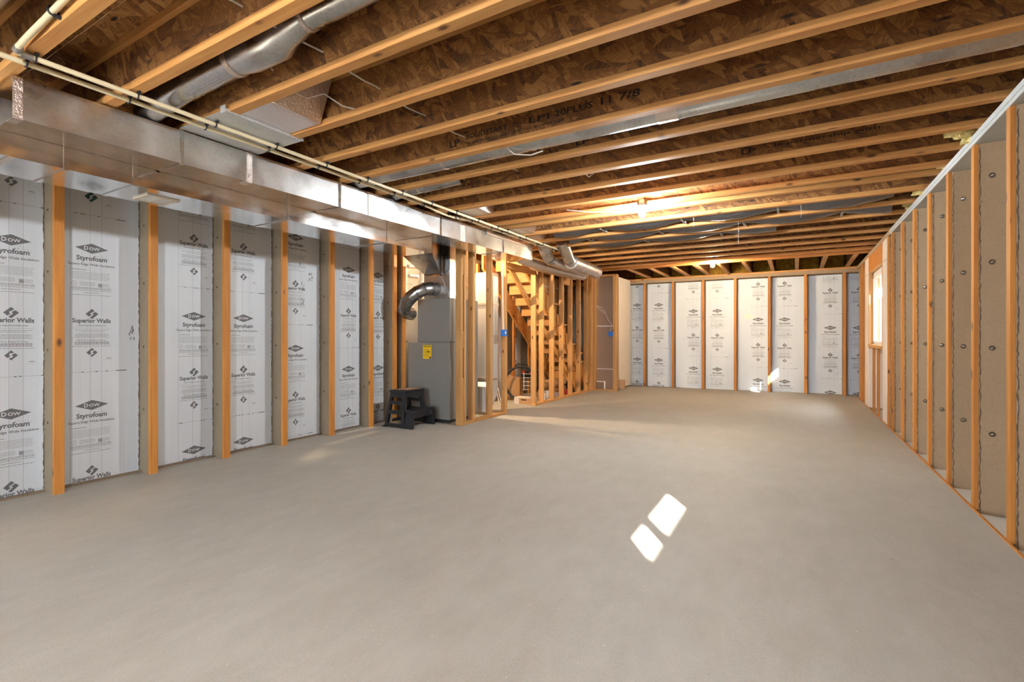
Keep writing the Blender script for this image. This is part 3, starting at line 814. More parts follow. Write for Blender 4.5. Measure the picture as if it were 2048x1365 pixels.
# ---- rectangular trunk ducts
def xa(y): return -3.32 + (y - .84) / 5.27 * .10
AZ0, AZ1 = 2.232, 2.438
def quadA(y, x0=None): f = xa(y); b = -3.579; return [(f, y, AZ0), (f, y, AZ1), (b, y, AZ1), (b, y, AZ0)]
d1 = thing('supply_duct', 'upper galvanised rectangular trunk duct running under the joists, nearer the room', 'duct', (-3.4, 3.4, AZ0))
def dpart(parent, name, mb, mat, smooth=False):
    mb.v = [tuple(Vector(p) - parent.location) for p in mb.v]
    return ob(name, mb, mat, parent, smooth=smooth)
cuts = [.84, 1.595, 2.795, 4.102, 5.344, 6.11]
def section(parent, mb):
    o = dpart(parent, 'duct_section', mb, [M['galv'], M['galv_face']])
    for p in o.data.polygons: p.material_index = 1 if abs(p.normal.x) > .7 and parent is d1 else 0
for a, b in zip(cuts, cuts[1:]): section(d1, MB().hull8(quadA(a + .001), quadA(b - .001)))
for y in cuts[1:-1]:
    f = xa(y); dpart(d1, 'drive_cleat', MB().box((f - .004, y - .012, AZ0 - .003), (f + .006, y + .012, AZ1 + .002), 0, .002).box((-3.57, y - .012, AZ0 - .006), (f + .002, y + .012, AZ0 - .001)), M['galv'])
for y0_, y1_, mt in ((.838, .875, 'foil'), (2.005, 2.045, 'foil'), (3.10, 3.285, 'foil'), (4.44, 4.53, 'foil'), (6.07, 6.113, 'foil')):
    f = xa((y0_ + y1_) / 2)
    dpart(d1, 'foil_tape', MB().box((f - .003, y0_, AZ0 - .004), (f + .004, y1_, AZ1)).box((f - .09, y0_, AZ0 - .0045), (f + .003, y1_, AZ0 + .002)), M[mt])
dpart(d1, 'foil_tape', MB().box((xa(5.8) - .01, 4.95, AZ1 - .05), (xa(5.8) + .012, 6.11, AZ1 + .004)), M['foil'])
BX0, BX1, BZ0, BZ1 = -4.02, -3.582, 2.105, 2.40
d2 = thing('return_duct', 'lower galvanised trunk duct tucked against the foam board wall', 'duct', (-3.8, 2, BZ0))
cb = [-1.2, .20, 1.125, 1.458, 2.529, 3.649, 4.35]
for a, b in zip(cb, cb[1:]): section(d2, MB().box((BX0, a + .001, BZ0), (BX1, b - .001, BZ1)))
for y in cb[1:-1]: dpart(d2, 'drive_cleat', MB().box((BX1 - .003, y - .012, BZ0 - .003), (BX1 + .006, y + .012, AZ0 + .003)).box((BX0, y - .012, BZ0 - .006), (BX1 + .002, y + .012, BZ0 - .001)), M['galv'])
for y in (.885, 1.11): dpart(d2, 'foil_tape', MB().box((BX0, y, BZ0 - .004), (BX1, y + .03, BZ0 - .001)), M['foil'])
# tapered boot dropping to the furnace
bo = MB().hull8([(BX1, 4.352, BZ0), (BX1, 4.352, BZ1), (BX0, 4.352, BZ1), (BX0, 4.352, BZ0)], [(-4.07, 5.138, 1.972), (-4.07, 5.138, BZ1), (-4.358, 5.138, BZ1), (-4.358, 5.138, 1.985)])
dpart(d2, 'tapered_boot', bo, M['dark_metal'])
dpart(d2, 'boot_flange', MB().box((-4.365, 5.124, 1.962), (-4.058, 5.139, 1.976)).box((-4.074, 5.124, 1.962), (-4.058, 5.139, 2.22)), M['galv'])
# ceiling register lying in the lower duct
rg = thing('air_register', 'small beige air register set into the underside of the lower trunk duct', 'register', (-3.825, 1.685, BZ0))
ob('register_frame', MB().box((-.105, -.10, -.010), (.105, -.085, -.001)).box((-.105, .085, -.010), (.105, .10, -.001)).box((-.105, -.085, -.010), (-.09, .085, -.001)).box((.09, -.085, -.010), (.105, .085, -.001)).box((-.09, -.006, -.010), (.09, .006, -.001)), plain('beige_register', (.62, .56, .47), .5), rg)
for k in range(14):
    y = -.08 + k * .0115
    ob('louver', MB().box((-.09, y, -.007), (.09, y + .005, -.002)), M['white'], rg)

# ---- furnace
fz_f = fz(-4.4)
fu = thing('furnace', 'tall grey metal furnace standing between foam wall and stud partition', 'furnace', (-4.28, 5.45, fz_f))
FXA, FXB, FYA, FYB = -4.640, -3.915, 5.12, 5.78
dpart(fu, 'lower_cabinet', MB().box((FXA, FYA, .05), (FXB, FYB, 1.072), 0, .006), M['furnace'])
dpart(fu, 'upper_cabinet', MB().box((-4.467, FYA + .002, 1.074), (FXB, FYB, 1.66), 0, .006), M['furnace'])
dpart(fu, 'base_pan', MB().box((FXA + .03, FYA + .03, fz_f), (FXB - .03, FYB - .03, .052)), M['black'])
lbp = dpart(fu, 'energy_label', MB().box((-4.369, FYA - .002, .850), (-4.222, FYA - .0003, 1.036)), M['yellow']); lbp['label'] = 'yellow energy label'
K = Ink(); K.text('ENERGYGUIDE', 0, .075, .13, .014, 0, 0, .05); K.poly([(-.008, .058), (.008, .058), (0, .068)], 0)
for i, (a, b) in enumerate(((-.055, .05), (-.05, .02), (-.06, .06), (-.03, .05), (-.06, .03), (-.06, .05))): K.bars(a, b, .03 - i * .018, .004, 0, 200 + i)
K.rect(.042, -.09, .068, -.066, 0); K.rect(.0, -.002, .045, .010, 0)
me = bpy.data.meshes.new('label_lettering'); me.from_pydata([(a, 0, b) for a, b, h in K.v], [], K.f); me.materials.append(M['stencil'])
put('label_lettering', me, lbp, (-4.2955 + 4.28, FYA - .0028 - 5.45, .943 - fz_f))
dpart(fu, 'plenum', MB().box((-4.369, FYA + .02, 1.661), (-3.928, FYB - .03, 2.44)), M['galv_pipe'])
pm_ = MB()
for (a, b) in (((-4.36, 1.67), (-4.08, 1.96)), ((-3.935, 1.67), (-4.07, 1.96))):
    pm_.tube([(a[0], FYA + .0195, a[1]), (b[0], FYA + .0195, b[1])], .002, 6)
dpart(fu, 'cross_brake', pm_, M['galv_pipe'])
dpart(fu, 'screw', MB().tube([(-4.0, FYA - .003, .55), (-4.0, FYA + .003, .55)], .008, 8), M['galv'])
dpart(fu, 'screw', MB().tube([(-4.15, FYA - .003, .60), (-4.15, FYA + .003, .60)], .008, 8), M['galv'])
# elbow pipe from the plenum
ep = thing('elbow_pipe', 'dull grey segmented elbow pipe curving down from the furnace plenum', 'pipe', (-4.35, 5.0, 1.72))
P0 = [(-4.17, 5.139, 1.785), (-4.175, 5.04, 1.785), (-4.21, 4.96, 1.775), (-4.28, 4.91, 1.735), (-4.37, 4.89, 1.675), (-4.45, 4.885, 1.60), (-4.51, 4.90, 1.525), (-4.545, 4.96, 1.48), (-4.558, 5.04, 1.465), (-4.56, 5.11, 1.46)]
dpart(ep, 'elbow_body', MB().tube(P0, .086, 22), M['dark_metal'], True)
for i in (1, 2, 3, 4, 5, 6):
    a = Vector(P0[i]); d = (Vector(P0[i + 1]) - Vector(P0[i - 1])).normalized()
    dpart(ep, 'elbow_seam', MB().tube([a - d * .006, a + d * .006], .0885, 22), M['dark_metal'], True)
# PVC vent pipes behind
for i, (pts, r, lb) in enumerate(((([(-4.60, 5.27, 2.30), (-4.565, 5.28, 2.29), (-4.545, 5.29, 2.25), (-4.54, 5.29, 2.18), (-4.54, 5.29, 1.075)]), .034, 'upright pale plastic vent pipe left of the furnace cabinet'),
                                  (([(-4.622, 5.10, 2.12), (-4.622, 5.40, 2.14), (-4.622, 5.63, 2.155)]), .027, 'slanting pale plastic pipe above the furnace shoulder'),
                                  (([(-4.622, 5.12, 1.99), (-4.622, 5.40, 2.0), (-4.622, 5.63, 2.005)]), .025, 'lower pale plastic pipe behind the furnace elbow'))):
    vp = thing('vent_pipe', lb, 'pipe', pts[-1], group='plastic vent pipes by the furnace')
    dpart(vp, 'pipe_run', MB().tube(pts, r, 14), M['pvc'], True)
    a, b = Vector(pts[-2]), Vector(pts[-1])
    for q in (.25, .6):
        c = a.lerp(b, q); d = (b - a).normalized()
        dpart(vp, 'coupling', MB().tube([c - d * .03, c + d * .03], r * 1.18, 14), M['pvc'], True)
# return air drop behind the furnace
rd = thing('return_drop', 'shiny upright return air duct with rounded foot behind the partition studs', 'duct', (-3.97, 6.1, .02))
prof = [(6.02, 2.10), (6.24, 2.10), (6.24, .42), (6.20, .28), (6.10, .14), (5.98, .05), (5.93, .05), (5.93, .42), (6.02, .50)]
dpart(rd, 'duct_body', MB().prism(prof, 0, -4.25, -3.86), M['drop'])
dpart(rd, 'joint_band', MB().box((-4.255, 5.995, .50), (-3.855, 6.25, .54)), M['foil'])
dpart(rd, 'joint_band', MB().box((-4.255, 6.01, 1.62), (-3.855, 6.25, 1.65)), M['foil'])

# ---- step stool
st = thing('step_stool', 'black plastic two-step stool on the floor in front of the furnace', 'stool', (-4.30, 4.79, fz(-4.3)))
SX0, SX1, SY0, SY1 = -.215, .225, -.22, .22      # back, front, near side, far side
def sp(name, mb, mat='black', sm=False): return ob(name, mb, M[mat], st, smooth=sm)
def slant(x0a, x1a, x0b, x1b, z0, z1, ya0, ya1, yb0, yb1):
    return MB().hull8([(x0a, ya0, z0), (x1a, ya0, z0), (x1a, ya1, z0), (x0a, ya1, z0)], [(x0b, yb0, z1), (x1b, yb0, z1), (x1b, yb1, z1), (x0b, yb1, z1)])
for sg in (-1, 1):
    o0, o1, i0, i1 = sg * .225, sg * .175, sg * .185, sg * .135       # outer foot, outer top
    ya = sorted((o0, i0)); yb = sorted((o1, i1))
    sp('leg', slant(-.235, -.195, -.175, -.135, 0.012, .44, ya[0], ya[1], yb[0], yb[1]))
    sp('leg', slant(.045, .10, .015, .06, 0.008, .44, ya[0], ya[1], yb[0], yb[1]))
    sp('front_leg', slant(.10, .225, .115, .215, 0.008, .205, ya[0], ya[1], sorted((sg * .205, sg * .165))[0], sorted((sg * .205, sg * .165))[1]))
    for z0, z1, f in ((.012, .05, .0), (.165, .215, .36), (.29, .33, .66), (.375, .45, .88)):
        yo = sg * (.225 - .05 * f); yi = yo - sg * .022
        sp('side_rail', MB().box((-.225 + .055 * f, min(yo, yi), z0), (.06 - .02 * f, max(yo, yi), z1), 0, .004))
    yo = sg * .215
    sp('foot_pad', MB().box((-.262, yo - .02, 0), (-.215, yo + .02, .016), 0, .004), 'rubber')
    sp('foot_pad', MB().box((.19, yo + sg * .0 - .02, 0), (.235, yo + .022, .012), 0, .004), 'rubber')
sp('upper_tread', MB().box((-.19, -.19, .43), (.075, .19, .468), 0, .010))
sp('tread_grip', MB().box((-.14, -.10, .4675), (.055, .15, .4705), 0, .002), 'grip')
sp('riser_apron', MB().box((.050, -.18, .375), (.072, .18, .435), 0, .004))
sp('lower_tread', MB().box((.055, -.205, .195), (.232, .205, .228), 0, .010))
sp('lower_apron', MB().box((.205, -.20, .135), (.228, .20, .20), 0, .004))
sp('back_panel', MB().box((-.165, -.16, .06), (-.15, .16, .10), 0, .003))

# ---- light bulbs on lampholders
def lamp(loc, mat, label, jy=None):
    L = thing('bare_bulb_lamp', label, 'lamp', loc, 0, 'bare bulbs screwed to the joists')
    ob('bulb', MB().lathe([(.002, -.066), (.014, -.064), (.025, -.055), (.0315, -.040), (.033, -.028), (.030, -.012), (.022, .004), (.015, .016), (.0135, .026)], 20), M[mat], L, smooth=True)
    ob('lampholder', MB().lathe([(.018, .018), (.034, .024), (.046, .040), (.048, .056), (.048, .060)], 20), M['porcelain'], L, smooth=True)
    ob('junction_box', MB().lathe([(.048, .060), (.05, .062), (.05, .095), (.046, .097)], 16), M['galv'], L, smooth=True)
    return L
LB1 = (-1.28, 4.72, 2.375)
L1 = lamp(LB1, 'bulb_room', 'glowing bare bulb hanging from a joist in mid room')
ob('bracket', MB().box((-.010, .04, .075), (.010, .096, .095)), M['dark_metal'], L1)
L2 = lamp((-1.25, 9.175, 2.43), 'bulb_far', 'small glowing bulb at the far joists near the back wall')
ob('bracket', MB().box((-.010, .04, .02), (.010, .086, .085)), M['dark_metal'], L2)
L3 = lamp((-1.0, -.62, 2.36), 'bulb_near', 'bare bulb behind the camera lighting the near floor')
ob('bracket', MB().box((-.010, -.11, .08), (.010, -.04, .092)), M['dark_metal'], L3)
L4 = lamp((-4.55, 5.88, 2.36), 'bulb_stair', 'hidden warm bulb behind the furnace by the staircase')
ob('bracket', MB().box((-.010, .0, .088), (.010, .115, .10)), M['dark_metal'], L4)

# ---- cream water tubes
def tube_thing(x, pts, label, ends):
    t_ = thing('water_tube', label, 'pipe', (x, pts[0][1], pts[0][2]), group='cream water tubes under the joists')
    dpart(t_, 'tube_run', MB().tube(pts, .0125, 12), M['pex'], True)
    for y in JY:
        if ends[0] < y < ends[1]:
            yy = y + random.uniform(-.006, .006)
            mb = MB().tube(arc((x, yy, ZC - .020), .0165, 0, 2 * PI, 14, (1, 0, 0), (0, 0, 1))[:-1], .0042, 6, closed=True)
            mb.box((x + .012, yy - .006, ZC - .014), (x + .03, yy + .006, ZC - .001))
            dpart(t_, 'clip', mb, M['black_clip'])
    return t_
Zp = ZC - .020
t1 = tube_thing(-3.10, [(-3.10, -1.0, Zp), (-3.10, 1, Zp), (-3.10, 2.2, Zp - .002), (-3.10, 3.55, Zp), (-3.105, 3.75, Zp - .006), (-3.12, 3.95, Zp - .016), (-3.13, 4.15, Zp - .012), (-3.10, 4.35, Zp), (-3.10, 5.5, Zp), (-3.10, 6.6, Zp)], 'cream water tube nearer the trunk duct, passing out of the left edge', (-1, 6.55))
for y, r in ((3.62, .016), (4.18, .017), (4.24, .017), (5.6, .016)): dpart(t1, 'crimp_ring', MB().tube([(-3.115 if 3.7 < y < 4.3 else -3.10, y - .014, Zp - (.008 if 3.7 < y < 4.3 else 0)), (-3.115 if 3.7 < y < 4.3 else -3.10, y + .014, Zp - (.008 if 3.7 < y < 4.3 else 0))], r, 12), M['brass'], True)
el = [(-1.9, .775, ZC + .07), (-2.40, .775, ZC + .040), (-2.65, .775, ZC + .022), (-2.88, .772, ZC + .004), (-3.0, .768, Zp + .004), (-3.012, .772, Zp), (-3.01, .80, Zp), (-3.01, 1.0, Zp), (-3.01, 3.0, Zp - .003), (-3.01, 5, Zp), (-3.01, 6.71, Zp)]
t2 = tube_thing(-3.01, el, 'cream water tube with an elbow turning up along the nearest joist', (.8, 6.7))
for p, q in (((-3.005, .772, Zp + .004), (-2.97, .770, Zp + .010)), ((-3.01, .785, Zp), (-3.01, .825, Zp))):
    dpart(t2, 'elbow_fitting', MB().tube([p, q], .0165, 12), M['brass'], True)
dpart(t2, 'clip', MB().tube(arc((-2.60, .775, ZC + .026), .0175, 0, 2 * PI, 14, (0, 1, 0), (0, 0, 1))[:-1], .0045, 6, closed=True).box((-2.606, .775, ZC + .004), (-2.594, .80, ZC + .016)), M['black_clip'])

# ---- round pipes in the joist bays and over the stairs
def round_pipe(name, pts, r, label, mat='galv_pipe', seams=(), n=22, seam_mat='galv_pipe', cat='duct'):
    t_ = thing(name, label, cat, pts[0])
    dpart(t_, 'pipe_run', MB().tube(pts, r, n), M[mat], True)
    R = r if isinstance(r, (int, float)) else max(r)
    for (p, q, rr) in seams: dpart(t_, 'joint_band', MB().tube([p, q], rr, n), M[seam_mat], True)
    return t_
yb_ = 1.44
round_pipe('round_duct', [(-3.40, yb_, 2.50), (-3.1, yb_, 2.535), (-2.9, yb_, 2.55), (-2.45, yb_, 2.56), (-2.34, yb_, 2.56), (-2.12, yb_, 2.562), (-2.06, yb_, 2.575), (-1.9, yb_, 2.60), (0.9, yb_, 2.60)], [.068, .07, .072, .072, .088, .088, .070, .06, .06], 'round galvanised branch pipe with a flared joint in the second joist bay',
           seams=(((-2.475, yb_, 2.56), (-2.44, yb_, 2.56), .079), ((-1.91, yb_, 2.60), (-1.885, yb_, 2.60), .065)), seam_mat='foil')
round_pipe('round_duct', [(-3.25, .62, 2.56), (-2.0, .62, 2.57), (.9, .62, 2.58)], .082, 'round galvanised branch pipe cut off by the upper left corner')
yb_ = 3.00
round_pipe('round_duct', [(-3.46, yb_, 2.44), (-3.40, yb_, 2.50), (-3.28, yb_, 2.525), (-3.05, yb_, 2.53), (-2.0, yb_, 2.53), (-.37, yb_, 2.53), (1.0, yb_, 2.53)], .080, 'long round galvanised pipe lying behind the fourth visible joist flange',
           seams=(((-2.35, yb_, 2.53), (-2.33, yb_, 2.53), .083), ((-.72, yb_, 2.53), (-.60, yb_, 2.53), .0835)), seam_mat='foil')
yb_ = 3.44
round_pipe('round_duct', [(-3.44, yb_, 2.44), (-3.36, yb_, 2.50), (-3.2, yb_, 2.53), (-2.5, yb_, 2.55)], .07, 'short round boot pipe rising off the trunk duct past the taped patch', mat='galv_pipe')
# foil wrapped pipes beyond the trunk duct
def wrapped(pts, r, label, elbow=None, seams=4):
    t_ = thing('wrapped_duct', label, 'duct', pts[0], group='foil wrapped pipes over the stair partition')
    dpart(t_, 'wrapped_run', MB().tube(pts, r, 20), M['foil_wrap'], True)
    for k in range(seams):
        f = (k + .5) / seams * (len(pts) - 1); i = min(int(f), len(pts) - 2); c = Vector(pts[i]).lerp(Vector(pts[i + 1]), f - i); d = (Vector(pts[i + 1]) - Vector(pts[i])).normalized()
        dpart(t_, 'tape_band', MB().tube([c - d * .02, c + d * .02], r * 1.02, 20), M['foil'], True)
    if elbow:
        E_, er = elbow
        for i in range(len(E_) - 1):
            dpart(t_, 'elbow_gore', MB().tube([E_[i], E_[i + 1]], er * (1 + .02 * (i % 2)), 18), M['galv_pipe'], True)
    return t_
wrapped([(-2.95, 6.88, 2.285), (-2.95, 7.4, 2.27), (-2.96, 8.0, 2.255)], .105, 'thick foil wrapped pipe with elbow, nearest the room', ([(-2.90, 6.42, 2.53), (-2.92, 6.56, 2.46), (-2.94, 6.70, 2.38), (-2.95, 6.80, 2.31), (-2.95, 6.90, 2.285)], .085))
wrapped([(-3.16, 6.58, 2.29), (-3.17, 7.0, 2.275), (-3.19, 8.0, 2.265)], .072, 'second foil wrapped pipe with elbow beside the thick one', ([(-3.10, 6.16, 2.50), (-3.12, 6.28, 2.44), (-3.14, 6.40, 2.36), (-3.15, 6.50, 2.305), (-3.16, 6.60, 2.29)], .08))
wrapped([(-3.44, 6.115, 2.30), (-3.43, 6.17, 2.27), (-3.405, 6.26, 2.245), (-3.37, 7.2, 2.235), (-3.325, 8.3, 2.235)], .066, 'long slim foil wrapped pipe leaving the end of the trunk duct')
wrapped([(-3.56, 6.75, 2.245), (-3.56, 7.5, 2.25), (-3.55, 8.45, 2.255)], .05, 'thinnest foil wrapped pipe close above the stair studs')

# flexible ducts strapped in the far bays
def flex(y, x0, x1, seed, label, sag=.05, r=.10):
    rn = random.Random(seed); pts = []; R = []
    n = 64
    for i in range(n + 1):
        x = x0 + (x1 - x0) * i / n; s_ = abs(math.sin((x - x0) * PI / .95 + seed))
        pts.append((x, y + .01 * math.sin(x * 3), 2.575 - sag * s_)); R.append(r * (0.84 + .16 * s_) + rn.uniform(-.003, .003))
    t_ = thing('flex_duct', label, 'duct', pts[0], group='silver flexible ducts in the far joist bays')
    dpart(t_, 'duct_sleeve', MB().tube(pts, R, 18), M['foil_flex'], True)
    x = x0 + (PI * 1 - (seed % PI)) * .95 / PI
    while x < x1 - .1:
        if x > x0 + .1: dpart(t_, 'strap', MB().box((x - .010, y - .11, 2.462), (x + .010, y + .11, 2.465)).box((x - .010, y - .115, 2.462), (x + .010, y - .109, 2.62)).box((x - .010, y + .109, 2.462), (x + .010, y + .115, 2.62)), M['strap'])
        x += .95
    return t_
flex(5.80, -2.7, .80, 1.0, 'sagging silver flexible duct in the nearer of two far bays', .035, .112)
flex(6.29, -2.7, .86, 2.2, 'sagging silver flexible duct in the farther of two far bays', .04, .108)
flex(6.77, -2.6, -.2, .4, 'short silver flexible duct behind the two sagging ones', .03, .11)

# panning plate, foil faced boots
pp = thing('panning_plate', 'flat bluish galvanised plate nailed under two joists beside the trunk duct', 'plate', (-3.05, 1.83, ZC - .0022))
ob('plate_sheet', MB().box((-.255, -.25, 0), (.245, .26, .002)).box((.243, -.25, -.006), (.247, .26, .012)), M['galv_blue'], pp)
ob('bent_tab', MB().box((.20, -.252, -.012), (.245, -.247, .03)), M['galv_blue'], pp)
def boot(y0_, y1_, x0_, x1_, z0_, z1_, label):
    t_ = thing('foil_boot', label, 'boot', (x0_, y0_, z0_), group='foil faced boots in the joist bays')
    mb = MB().hull8([(x0_, y0_, z0_), (x1_ - .10, y0_, z0_), (x1_ - .10, y1_, z0_), (x0_, y1_, z0_)], [(x0_ + .10, y0_, z1_), (x1_, y0_, z1_), (x1_, y1_, z1_), (x0_ + .10, y1_, z1_)])
    dpart(t_, 'boot_body', mb, M['foil_wrap'])
    dpart(t_, 'edge_tape', MB().hull8([(x1_ - .13, y0_ - .001, z0_ - .001), (x1_ - .095, y0_ - .001, z0_ - .001), (x1_ - .095, y1_ + .001, z0_ - .001), (x1_ - .13, y1_ + .001, z0_ - .001)], [(x1_ - .03, y0_ - .001, z1_), (x1_ + .005, y0_ - .001, z1_), (x1_ + .005, y1_ + .001, z1_), (x1_ - .03, y1_ + .001, z1_)]), M['foil'])
    return t_
boot(1.672, 1.995, -2.98, -2.42, 2.458, 2.70, 'foil faced board boot above the bluish plate')
boot(4.10, 4.43, -3.05, -2.70, 2.465, 2.70, 'foil faced boot above the trunk duct beside the tube fitting')
boot(5.12, 5.48, -3.10, -2.76, 2.46, 2.70, 'foil faced boot near the far end of the trunk duct')
boot(5.62, 5.95, -3.08, -2.85, 2.47, 2.68, 'small foil faced boot above the end of the trunk duct')

# white cable threaded through the joist webs
def cable(name, pts, label, r=.0045, group=None):
    t_ = tag(ob(name, MB().tube(pts, r, 8), M['cable'], smooth=True), label, 'cable', group); return t_
pts = []
for i in range(46):
    y = .2 + i * .09; pts.append((-2.045 + .012 * math.sin(y * 5), y, 2.575 - .018 * abs(math.sin((y - 1.23) * PI / .4015))))
cable('ceiling_cable', pts, 'white cable threaded through the joist webs across the ceiling', group='white cables in the ceiling')
cable('ceiling_cable', [(-2.44, 1.62, 2.60), (-2.42, 1.70, 2.52), (-2.38, 1.80, 2.50), (-2.34, 1.88, 2.55), (-2.30, 1.98, 2.51), (-2.24, 2.03, 2.495)], 'short white cable looping beside the foil faced boot', group='white cables in the ceiling')
cable('ceiling_cable', [(-1.78, 2.87, 2.52), (-1.70, 2.96, 2.43), (-1.60, 3.02, 2.425), (-1.52, 3.05, 2.45)], 'loose white cable end below the long round pipe', group='white cables in the ceiling')
cable('ceiling_cable', [(-2.1, 4.78, 2.50), (-1.8, 4.80, 2.44), (-1.5, 4.86, 2.43), (-1.38, 4.93, 2.46)], 'white cable feeding the bulb in mid room', group='white cables in the ceiling')
cable('ceiling_cable', [(-1.55, 3.66, 2.60), (-1.5, 3.75, 2.50), (-1.47, 3.80, 2.47), (-1.45, 3.88, 2.53)], 'small white cable tail between mid ceiling joists', group='white cables in the ceiling')
for x, y, z, q in ((.05, 5.55, 2.44, .12), (-.95, 5.55, 2.44, .10), (-.55, 6.0, 2.46, .28)):
    tag(ob('hanging_string', MB().tube([(x, y, z), (x + .004, y, z - q / 2), (x, y, z - q)], .0015, 6), M['cable']), {.05: 'thin white string end below a far joist, nearest the window wall', -.95: 'thin white string end below a far joist, nearest the bulb', -.55: 'long thin white string hanging off the flexible ducts'}[x], 'string', 'strings below the far joists')

# blue electrical boxes with cables
e1 = thing('electrical_box', 'blue electrical box nailed to the last stud beside the furnace', 'electrical box', (XP + .001, 6.06, 1.155))
ob('box_body', MB().box((0, -.05, 0), (.055, .05, .098), 0, .005), M['blue'], e1)
ob('box_sticker', MB().box((.0552, -.016, .032), (.0565, .012, .072)), M['white'], e1)
cable('box_cable', [(XP + .025, 5.77, 2.24), (XP + .03, 5.84, 2.23), (XP + .03, 5.98, 2.17), (XP + .025, 6.02, 2.05), (XP + .02, 6.035, 1.8), (XP + .02, 6.045, 1.5), (XP + .02, 6.05, 1.25)], 'white cable dropping from the duct to the blue box beside the furnace', .006)
cable('box_cable', [(XP + .012, 6.055, 2.22), (XP + .012, 6.06, 1.8), (XP + .014, 6.07, 1.5), (XP + .018, 6.075, 1.25)], 'second white cable running down the stud into the same blue box', .006)
e2 = thing('electrical_box', 'blue electrical box on the end stud before the brown board', 'electrical box', (-3.315, 9.79, 1.155))
ob('box_body', MB().box((-.05, 0, 0), (.054, .06, .10), 0, .005), M['blue'], e2)
cable('box_cable', [(-3.64, 9.85, 1.80), (-3.52, 9.84, 1.76), (-3.44, 9.835, 1.66), (-3.39, 9.83, 1.52), (-3.30, 9.82, 1.40), (-3.30, 9.81, 1.32), (-3.33, 9.81, 1.25)], 'white cable sagging across the brown board to its blue box', .005)
cable('box_cable', [(-3.64, 9.852, 1.78), (-3.56, 9.845, 1.72), (-3.46, 9.84, 1.64)], 'short white cable end at the edge of the brown board', .005)

# insulation tufts at the window wall
for i, (x, y, z, s_) in enumerate(((1.02, 4.24, 2.478, .07), (1.06, 4.95, 2.46, .05), (1.04, 5.62, 2.47, .07), (1.08, 6.3, 2.475, .06))):
    rn = random.Random(i); mb = MB()
    bm = bmesh.new(); bmesh.ops.create_icosphere(bm, subdivisions=4, radius=1.0)
    for v_ in bm.verts:
        k = 1 + .45 * math.sin(v_.co.x * 5 + i) * math.sin(v_.co.y * 4 + v_.co.z * 3) + .30 * math.sin(v_.co.z * 9 + v_.co.y * 7 + i) * math.sin(v_.co.x * 11) + rn.uniform(-.10, .10)
        v_.co = Vector((v_.co.x * 1.5 * s_ * k, v_.co.y * s_ * k * 1.2, v_.co.z * s_ * .8 * k + s_ * .3))
    me = bpy.data.meshes.new('insulation_tuft'); bm.to_mesh(me); bm.free(); me.materials.append(M['insul'])
    tag(put('insulation_tuft', me, None, (x, y, z)), ['large ragged yellow insulation tuft on the window wall plate, nearest the camera', 'small yellow insulation tuft, second along the window wall plate', 'round yellow insulation tuft, third along the window wall plate', 'farthest small yellow insulation tuft on the window wall plate'][i], 'insulation', 'insulation tufts on the window wall plate')

# ---- staircase behind the partition
sc_ = thing('staircase', 'unfinished wooden staircase descending behind the stud partition', 'staircase', (-4.2, 10.0, .01))
def ztop(y): return 2.0 - .80 * (y - 7.69)
for x in (-4.58, -3.83):
    ya, yb2 = 6.90, 10.12
    dpart(sc_, 'stringer', MB().prism([(ya, ztop(ya) - .33), (ya, ztop(ya)), (yb2, ztop(yb2)), (yb2, .012), (9.80, .012)], 0, x - .02, x + .02), M['header'])
for k in range(14):
    y = 6.86 + k * .234; z = ztop(y)
    if z > 2.55: continue
    dpart(sc_, 'tread', MB().box((-4.62, y - .03, z + .002), (-3.79, y + .235, z + .035), 0, .004), M['plate_x'])
    dpart(sc_, 'riser', MB().box((-4.56, y + .195, z - .18), (-3.85, y + .213, z + .001)), M['plate_x'])
    dpart(sc_, 'tread_nosing', MB().box((-4.62, y - .036, z + .006), (-3.79, y - .031, z + .033)), M['pale'])
dpart(sc_, 'diagonal_brace', MB().prism([(6.42, 2.198), (6.42, 2.31), (9.14, .13), (9.14, .02)], 0, -3.815, -3.778), M['header'])
dpart(sc_, 'landing_panel', MB().box((-4.56, 9.45, .10), (-3.86, 9.48, .42)), M['header'])

# ---- things stored under the stairs
hp = thing('hoop_carrier', 'round black hoop with a carry handle leaning under the stairs', 'hoop', (-4.20, 7.58, .005))
mb = MB().tube(arc((0, 0, .315), .295, 0, 2 * PI, 40, (.92, .39, 0), (0, -.05, 1))[:-1], .022, 10, closed=True)
ob('hoop_ring', mb, M['black'], hp, smooth=True)
ob('carry_handle', MB().tube([(-.10, -.04, .60), (-.085, -.04, .655), (.085, .03, .655), (.10, .035, .60)], .016, 8), M['black'], hp, smooth=True)
for k in range(5):
    z = .20 + k * .07; ob('wire_rung', MB().tube([(.0, .03, z), (.24, .13, z)], .005, 6), M['white'], hp)
for k in range(3):
    a = .02 + k * .09; ob('wire_upright', MB().tube([(a, .035 + a * .4, .18), (a, .035 + a * .4, .50)], .006, 6), M['white' if k != 1 else 'black'], hp)
tb = thing('tool_bag', 'dark bundle with red straps hung inside the black hoop', 'bag', (-4.12, 7.78, .36))
ob('bundle_body', MB().box((-.20, -.03, .02), (.20, .09, .20), 0, .03), M['black'], tb)
ob('red_strap', MB().box((-.02, -.045, .10), (.12, -.031, .15), 0, .004), M['red'], tb)
ob('red_strap', MB().box((-.16, -.045, .12), (-.10, -.031, .17), 0, .004), M['red'], tb)
kb = thing('paper_bag', 'brown kraft paper bag standing inside the black hoop', 'bag', (-4.36, 7.66, .003))
ob('bag_body', MB().hull8([(-.09, -.06, 0), (.11, -.06, 0), (.11, .06, 0), (-.09, .06, 0)], [(-.10, -.045, .42), (.10, -.045, .41), (.10, .05, .41), (-.10, .05, .42)]), M['kraft'], kb)
